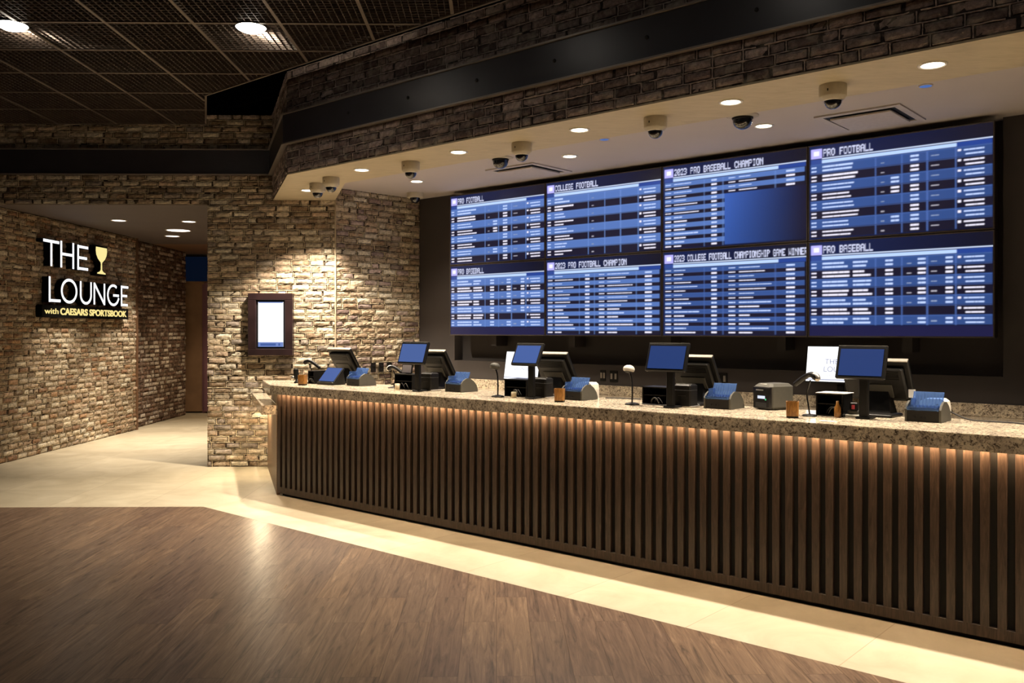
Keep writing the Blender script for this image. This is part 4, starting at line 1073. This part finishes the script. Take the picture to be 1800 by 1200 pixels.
def receipt_printer(label, u, v, h=.15):
    t = thing('receipt_printer', label, 'printer', on(u, v), TH, 'black receipt printers')
    MB().box(-.066, .066, 0, .105, .0, h, ch=.010).build('body', 'black_plastic', t)
    MB().box(-.067, .067, -.002, .09, h * .72, h * .75, ch=.001).build('seam', 'black_slot', t)
    MB().box(-.03, .03, -.003, .002, h * .5, h * .515).build('badge', 'grey_plastic', t)
    MB().box(-.06, .06, .02, .03, h - .001, h + .004).build('paper_cutter', 'silver', t)
    MB().box(-.075, .075, .002, .12, 0, .012, ch=.003).build('foot', 'silver', t)
    return t
rp = receipt_printer('black receipt printer behind the second display post', 1.715, .36, .16)
for (u, v), l in (((3.0, .36), 'black receipt printer right of the middle display post'), ((4.27, .365), 'black receipt printer right of the fourth display post')):
    dup(rp, on(u, v), TH, l)

def cubby(label, u, v, w=.19, h=.14, d=.16, top=None, extra=None):
    t = thing('open_box', label, 'box', on(u, v), TH, 'black open-front boxes')
    th = .008; mb = MB()
    mb.box(-w / 2, w / 2, 0, d, 0, th); mb.box(-w / 2, w / 2, 0, d, h - th, h); mb.box(-w / 2, -w / 2 + th, 0, d, th, h - th); mb.box(w / 2 - th, w / 2, 0, d, th, h - th)
    mb.box(-w / 2 + th, w / 2 - th, d - th, d, th, h - th)
    mb.build('shell', 'black_plastic', t)
    MB().box(-w / 2 + th, w / 2 - th, .01, d - .01, h * .52, h * .52 + .005).build('shelf', 'dark_grey_plastic', t)
    rn = random.Random(int(u * 100))
    for k in range(3):
        x0 = rn.uniform(-.06, .0); pts = spline([(x0, .02, th + .006), (x0 + .02, .0, h * .30), (x0 + .05, -.010, h * .42), (x0 + .08, -.012, h * .2), (x0 + .07, .01, th + .005)], 6)
        MB().tube(pts, .0028, 6).build('cable', 'rubber' if k else 'grey_plastic', t)
    return t
def loose(name, label, cat, mb, mat, loc, rz=TH, group=None):
    o = mb.build(name, mat); o.location = loc; o.rotation_euler = (0, 0, rz); tag(o, label, cat, group); return o
cubby('black open box with cables left of the second display post', 1.435, .35, w=.24)
cubby('dark open box left of the middle display post', 2.765, .35, w=.235)
cubby('wide dark open box left of the fourth display post', 4.03, .40, w=.21, h=.13)
cubby('black open box with a white sheet on top at the rightmost station', 5.285, .40, w=.17, h=.14)
cubby('small dark open box left of the low blue display', .075, .345, w=.10, h=.13)
loose('paper_sheet', 'white sheet of paper lying on the rightmost open box', 'paper', MB().box(-.085, .095, -.01, .15, 0, .004), 'paper', on(5.285, .405, CZ + .1405))
loose('paper_roll', 'small pale paper roll in front of the second station open box', 'paper roll', MB().lathe([(.006, 0), (.022, .0), (.022, .055), (.006, .055)], n=20), 'panel_beige', on(1.40, .31))
loose('paper_roll', 'small pale roll in front of the dark open box, middle station', 'paper roll', MB().lathe([(.006, 0), (.021, .0), (.021, .045), (.006, .045)], n=20), 'panel_beige', on(2.80, .29))
t = thing('staff_tablet', 'small grey-screened tablet standing above the second station open box', 'tablet', on(1.42, .40, CZ + .1405), TH)
M = tilt_box(0, 0, 0, 10, .004)
MB().box(-.068, .068, 0, .012, 0, .085, ch=.003, M=M).build('casing', 'black_plastic', t)
MB().box(-.058, .058, -.0015, .001, .006, .077, M=M).build('screen', 'tablet_grey' if 'tablet_grey' in MATS else 'beam_highlight', t)
MB().box(-.03, .03, .01, .05, 0, .03, ch=.004).build('stand', 'black_plastic', t)

def scanner(label, u, v, h=.235, lean=.02, head='grey_plastic', rz=0.0, hr=.042):
    t = thing('barcode_scanner', label, 'barcode scanner', on(u, v), TH + rz, 'barcode scanners on stalks')
    MB().lathe([(.052, 0), (.052, .006), (.040, .012), (.012, .016)], n=28, cap1=True).build('base', 'black_plastic', t)
    MB().tube(spline([(0, 0, .012), (.002, 0, h * .4), (-.004, 0, h * .75), (-lean, -.01, h)], 8), .0062, 10).build('stalk', 'black_gloss', t)
    M = Matrix.Translation((-lean, -.012, h + .006)) @ Matrix.Rotation(math.radians(-12), 4, 'X')
    MB().lathe([(hr * .55, -.018), (hr * .92, -.010), (hr, .0), (hr * .96, .012), (hr * .75, .024), (hr * .4, .031), (.001, .033)], n=28, M=M, cap0=True, cap1=False).build('head', head, t)
    MB().lathe([(hr * .50, -.0215), (hr * .72, -.017), (hr * .80, -.0155)], n=24, M=M, cap1=False).build('window', 'black_slot', t)
    return t
scanner('grey round-headed scanner on a stalk left of the smaller white monitor', 2.66, .255, head='grey_plastic')
scanner('white-topped round-headed scanner on a stalk between the second wooden cup and fourth display', 3.885, .33, head='white_plastic', h=.245)
def gun(label, u, v, rz, head, h=.20):
    t = thing('handheld_scanner', label, 'barcode scanner', on(u, v), TH + rz, 'handheld scanners on goosenecks')
    MB().lathe([(.045, 0), (.045, .006), (.034, .011), (.01, .014)], n=26).build('base', 'black_plastic', t)
    MB().tube(spline([(0, 0, .01), (.012, 0, h * .3), (.022, 0, h * .6), (-.005, 0, h * .95)], 8), .005, 9).build('stalk', 'black_gloss', t)
    mb = MB(); mb.tube(spline([(-.065, 0, h - .004), (-.04, 0, h + .016), (0, 0, h + .022), (.05, 0, h + .0), (.105, 0, h - .035), (.12, 0, h - .045)], 5), [.014, .019, .021, .023, .024, .023, .021, .020, .019, .018] + [.0165] * 10 + [.0155] * 5 + [.012], 12)
    mb.build('body', 'black_plastic', t)
    MB().tube(spline([(-.070, 0, h - .010), (-.05, 0, h + .014), (-.02, 0, h + .030)], 5), [.012, .015, .018, .020, .021, .0215, .021, .019, .016, .013, .006], 12).build('head_shell', head, t)
    return t
gun('black handheld scanner on a gooseneck behind the leftmost wooden cup', -.02, .40, .35, 'silver')
gun('pale handheld scanner on a gooseneck below the wall outlets at the second station', 1.17, .47, .2, 'white_plastic', .17)
gun('handheld scanner on a gooseneck in front of the big white monitor', 5.19, .33, PI - .35, 'silver', .235)
t = thing('handheld_scanner', 'small black scanner in an upright cradle beside the leftmost wooden cup', 'barcode scanner', on(-.14, .33), TH)
MB().lathe([(.03, 0), (.03, .01), (.015, .02), (.013, .05)], n=20).build('cradle', 'black_plastic', t)
MB().box(-.022, .026, -.02, .02, .04, .145, ch=.008, M=Matrix.Rotation(math.radians(-8), 4, 'Y')).build('body', 'black_plastic', t)
MB().lathe([(.02, -.02), (.028, 0), (.02, .02), (.002, .026)], n=18, M=Matrix.Translation((-.055, 0, .045))).build('head', 'silver', t)

def cup(label, u, v):
    t = thing('wooden_cup', label, 'cup', on(u, v), TH + .5, 'small square wooden cups')
    s_ = .038; pts = rrect(-s_, s_, -s_, s_, .012)
    inn_ = rrect(-s_ + .007, s_ - .007, -s_ + .007, s_ - .007, .008)
    n = len(pts); mb = MB()
    vs = [(x * .94, y * .94, .012) for x, y in pts] + [(x, y, .100) for x, y in pts] + [(x, y, .100) for x, y in inn_] + [(x, y, .03) for x, y in inn_]
    fs = [tuple(range(n - 1, -1, -1)), tuple(range(3 * n, 4 * n))]
    for k in range(3):
        for i in range(n): j = (i + 1) % n; fs.append((k * n + i, k * n + j, (k + 1) * n + j, (k + 1) * n + i))
    mb.add(vs, fs); mb.build('body', 'amber_wood', t)
    MB().prism([(x * .93, y * .93) for x, y in pts], 0, .012).build('base', 'black_plastic', t)
    return t
cp = cup('small amber wooden cup at the left end of the counter', .20, .155)
dup(cp, on(3.345, .18), TH + .5, 'small amber wooden cup in front of the middle slip reader')
dup(cp, on(5.15, .165), TH + .4, 'small amber wooden cup right of the boxy label printer')

# label printer
t = thing('label_printer', 'boxy dark label printer with a small lit display', 'printer', on(4.765, .56), TH - .35)
mb = MB(); mb.box(-.085, .085, 0, .22, .0, .175, ch=.02); mb.build('body', 'grey_plastic', t)
MB().box(-.078, .078, -.006, .02, .006, .155, ch=.006).build('front_panel', 'black_gloss', t)
MB().box(-.03, .035, -.009, -.004, .075, .094).build('display', 'lcd_white', t)
MB().box(.038, .046, -.009, -.004, .066, .076).build('status_light', 'lcd_green', t)
MB().box(-.045, .02, -.009, -.004, .128, .136).build('badge', 'silver', t)
MB().box(-.05, .05, -.008, -.004, .018, .05).build('slot', 'black_slot', t)
MB().box(-.03, .03, .015, .06, .168, .174, ch=.002).build('lid_catch', 'silver', t)

# desk phones (white curved handset units)
def phone(label, u, v):
    t = thing('desk_phone', label, 'phone', on(u, v), TH, 'white desk devices')
    prof = [(0.0, 0), (-.004, .07), (.01, .105), (.035, .118), (.13, .120), (.152, .105), (.158, .07), (.158, 0), (.128, 0), (.126, .06), (.10, .088), (.065, .05), (.03, .03), (.025, 0)]
    # faces built as a strip between outer and inner outline
    outer = [(0.0, 0), (-.004, .07), (.012, .108), (.04, .122), (.13, .124), (.152, .108), (.158, .07), (.158, 0)]
    inner = [(0.035, 0), (.035, .03), (.055, .052), (.075, .075), (.105, .098), (.120, .088), (.124, .06), (.124, 0)]
    n = len(outer); y0, y1 = -.05, .05; mb = MB()
    vs = [(x, y0, z) for x, z in outer] + [(x, y0, z) for x, z in inner] + [(x, y1, z) for x, z in outer] + [(x, y1, z) for x, z in inner]
    fs = []
    for i in range(n - 1):
        fs += [(i, i + 1, n + i + 1, n + i), (2 * n + i, 3 * n + i, 3 * n + i + 1, 2 * n + i + 1), (i, 2 * n + i, 2 * n + i + 1, i + 1), (n + i, n + i + 1, 3 * n + i + 1, 3 * n + i)]
    fs += [(0, n, 3 * n, 2 * n), (n - 1, 3 * n - 1, 4 * n - 1, 2 * n - 1)]
    mb.add(vs, fs); mb.build('body', 'white_plastic', t)
    MB().tube(spline([(.03, 0, .02), (.06, 0, .05), (.10, 0, .085), (.12, 0, .05)], 6), .016, 10).build('handset', 'black_plastic', t)
    MB().box(.03, .13, -.045, .045, 0, .02, ch=.004).build('base', 'white_plastic', t)
    return t
ph = phone('white curved desk device behind the rightmost slip reader', 5.745, .66)
dup(ph, on(3.17, .66), TH, 'white curved desk device behind the middle slip reader')
loose('paper_label', 'small white paper slip standing behind the rightmost slip reader', 'paper', MB().box(-.02, .02, 0, .002, 0, .05), 'paper', on(5.62, .50, CZ + .14))
bpy.data.objects['paper_label'].location = on(5.70, .64, CZ + .122)
# small things around the last station
t = thing('card_reader', 'small grey card reader on a white base left of the rightmost display post', 'card reader', on(5.415, .43), TH)
MB().box(-.045, .045, 0, .09, .0, .016, ch=.004).build('base', 'white_plastic', t)
MB().box(-.036, .036, .01, .085, .016, .045, ch=.008).build('body', 'grey_plastic', t)
MB().box(-.004, .012, .0, .008, .05, .075).build('red_tab', 'red_mark', t)
MB().box(-.02, .03, .008, .03, .04, .09, ch=.005).build('cradle', 'black_plastic', t)
loose('amber_bottle', 'small amber bottle inside the clutter of the rightmost station', 'bottle', MB().lathe([(.018, 0), (.02, .01), (.02, .06), (.009, .08), (.009, .10)], n=20), 'amber_wood', on(5.352, .36))
loose('paper_pad', 'small white pad lying at the counter front below the rightmost display', 'paper', MB().box(-.05, .05, 0, .035, 0, .004), 'paper', on(5.40, .06))

# monitors standing on the back counter
def monitor(label, u0, u1, zb, zt, lines, lean=10):
    w = u1 - u0; h = zt - zb
    t = thing('white_monitor', label, 'monitor', W((u0 + u1) / 2, 2.55, .915), TH, 'monitors on the back counter')
    M = tilt_box(0, 0, 0, lean, zb - .915)
    MB().box(-w / 2 - .012, w / 2 + .012, .002, .03, -.016, h + .012, ch=.006, M=M).build('casing', 'black_plastic', t)
    s_ = MB().box(-w / 2, w / 2, -.001, .004, 0, h, M=M).build('screen', 'screen_white', t)
    Rr = (math.radians(90 - lean), 0, 0)
    for body, size, fx, fz in lines:
        p = M @ Vector((fx * w, -.003, fz * h))
        text_mesh('logo_text', body, size, 'screen_text', s_, p, Rr, ext=.0005)
    MB().box(-w / 2, w / 2, -.003, -.001, .012, .020, M=M).build('status_bar', 'screen_text', t)
    MB().box(-.03, .03, .03, .06, 0.01, (zb - .915) + h * .5, ch=.006).build('stand', 'black_plastic', t)
    MB().box(-.12, .12, -.06, .12, 0, .012, ch=.004).build('foot', 'black_plastic', t)
    return t
monitor('smaller glowing white monitor at the middle station reading THE LOUNGE', .70, 1.19, 1.055, 1.365, [('THE', .05, -.16, .52), ('LOUNGE', .05, -.20, .33), ('SPORTSBOOK', .02, -.13, .24)])
monitor('larger glowing white monitor at the rightmost station reading THE LOUNGE', 4.24, 4.82, 1.160, 1.465, [('THE', .066, -.225, .50), ('LOUNGE', .066, -.24, .28), ('with SPORTSBOOK', .022, -.19, .15)])

# ------------------------------------------------------------------ outlets
sdir = (BC.xy - Vector((XL1, FY))).normalized(); srot = math.atan2(sdir.y, sdir.x)
snrm = Vector((sdir.y, -sdir.x))
def outlet_side(label, s_, z):
    p = Vector((XL1, FY)) + sdir * s_ + snrm * .03
    t = thing('wall_outlet', label, 'outlet', (p.x, p.y, z), srot, 'black outlets on the brick side wall')
    MB().box(-.036, .036, 0, .012, -.058, .058, ch=.003).build('plate', 'black_plastic', t)
    for dz in (-.025, .025): MB().box(-.017, .017, -.003, .001, dz - .015, dz + .015, ch=.003).build('socket', 'black_gloss', t)
    return t
o1 = outlet_side('black wall outlet on the bricks, left one of three', .537, 1.150)
for s_, l in ((.658, 'black wall outlet on the bricks, middle one of three'), (.782, 'black wall outlet on the bricks, right one of three by the scanner')):
    p = Vector((XL1, FY)) + sdir * s_ + snrm * .03; dup(o1, (p.x, p.y, 1.148), srot, l)
def outlet_back(label, u, z, w=.10):
    t = thing('wall_outlet', label, 'outlet', W(u, 2.792 if u > -5 else 0, z), TH, 'black outlets under the televisions')
    MB().box(-w / 2, w / 2, 0, .008, -.058, .058, ch=.002).build('plate', 'dark_grey_plastic', t)
    for dx in (-w * .26, w * .26): MB().box(dx - .012, dx + .012, -.004, .001, -.03, .03, ch=.003).build('socket', 'silver', t)
    return t
outlet_back('double black outlet with bright sockets right of the middle station', 2.04, 1.115)
outlet_back('double black outlet behind the fourth station slip reader', 3.30, 1.135, .12)
outlet_back('double dark outlet hidden partly behind the middle white desk device', 1.90, 1.12, .07)

# ------------------------------------------------------------------ cables
def cable(label, pts, r=.004):
    o = MB().tube(spline(pts, 8), r, 8).build('cable', 'rubber'); tag(o, label, 'cable', 'loose black cables'); return o
rz_ = 0.0095
cable('black cable trailing over the counter right of the rightmost white device', [W(5.915, .66, CZ + .05), W(5.93, .66, CZ + rz_ + .03), W(6.02, .64, CZ + rz_), W(6.13, .60, CZ + rz_), W(6.27, .60, CZ + rz_), W(6.40, .52, CZ + rz_), W(6.52, .56, CZ + rz_), W(6.75, .68, CZ + rz_)], .0045)
cable('short black cable between the middle and fourth stations', [W(3.45, .62, CZ + rz_), W(3.52, .66, CZ + rz_), W(3.60, .68, CZ + rz_), W(3.72, .70, CZ + rz_ + .0)], .004)
cable('thin cable looping down the bricks from the middle outlet', [Vector(((Vector((XL1, FY)) + sdir * .66 + snrm * .05).x, (Vector((XL1, FY)) + sdir * .66 + snrm * .05).y, 1.10)), Vector(((Vector((XL1, FY)) + sdir * .70 + snrm * .06).x, (Vector((XL1, FY)) + sdir * .70 + snrm * .06).y, 1.0)), Vector(((Vector((XL1, FY)) + sdir * .80 + snrm * .06).x, (Vector((XL1, FY)) + sdir * .80 + snrm * .06).y, .93))], .004)
cable('black cable end lying beside the dark open box, second station', [W(1.24, .34, CZ + rz_), W(1.27, .36, CZ + rz_), W(1.31, .42, CZ + rz_)], .0035)
cable('black cable under the label printer side', [W(3.95, .36, CZ + rz_), W(4.0, .34, CZ + rz_), W(4.08, .33, CZ + rz_), W(4.15, .36, CZ + rz_)], .0035)
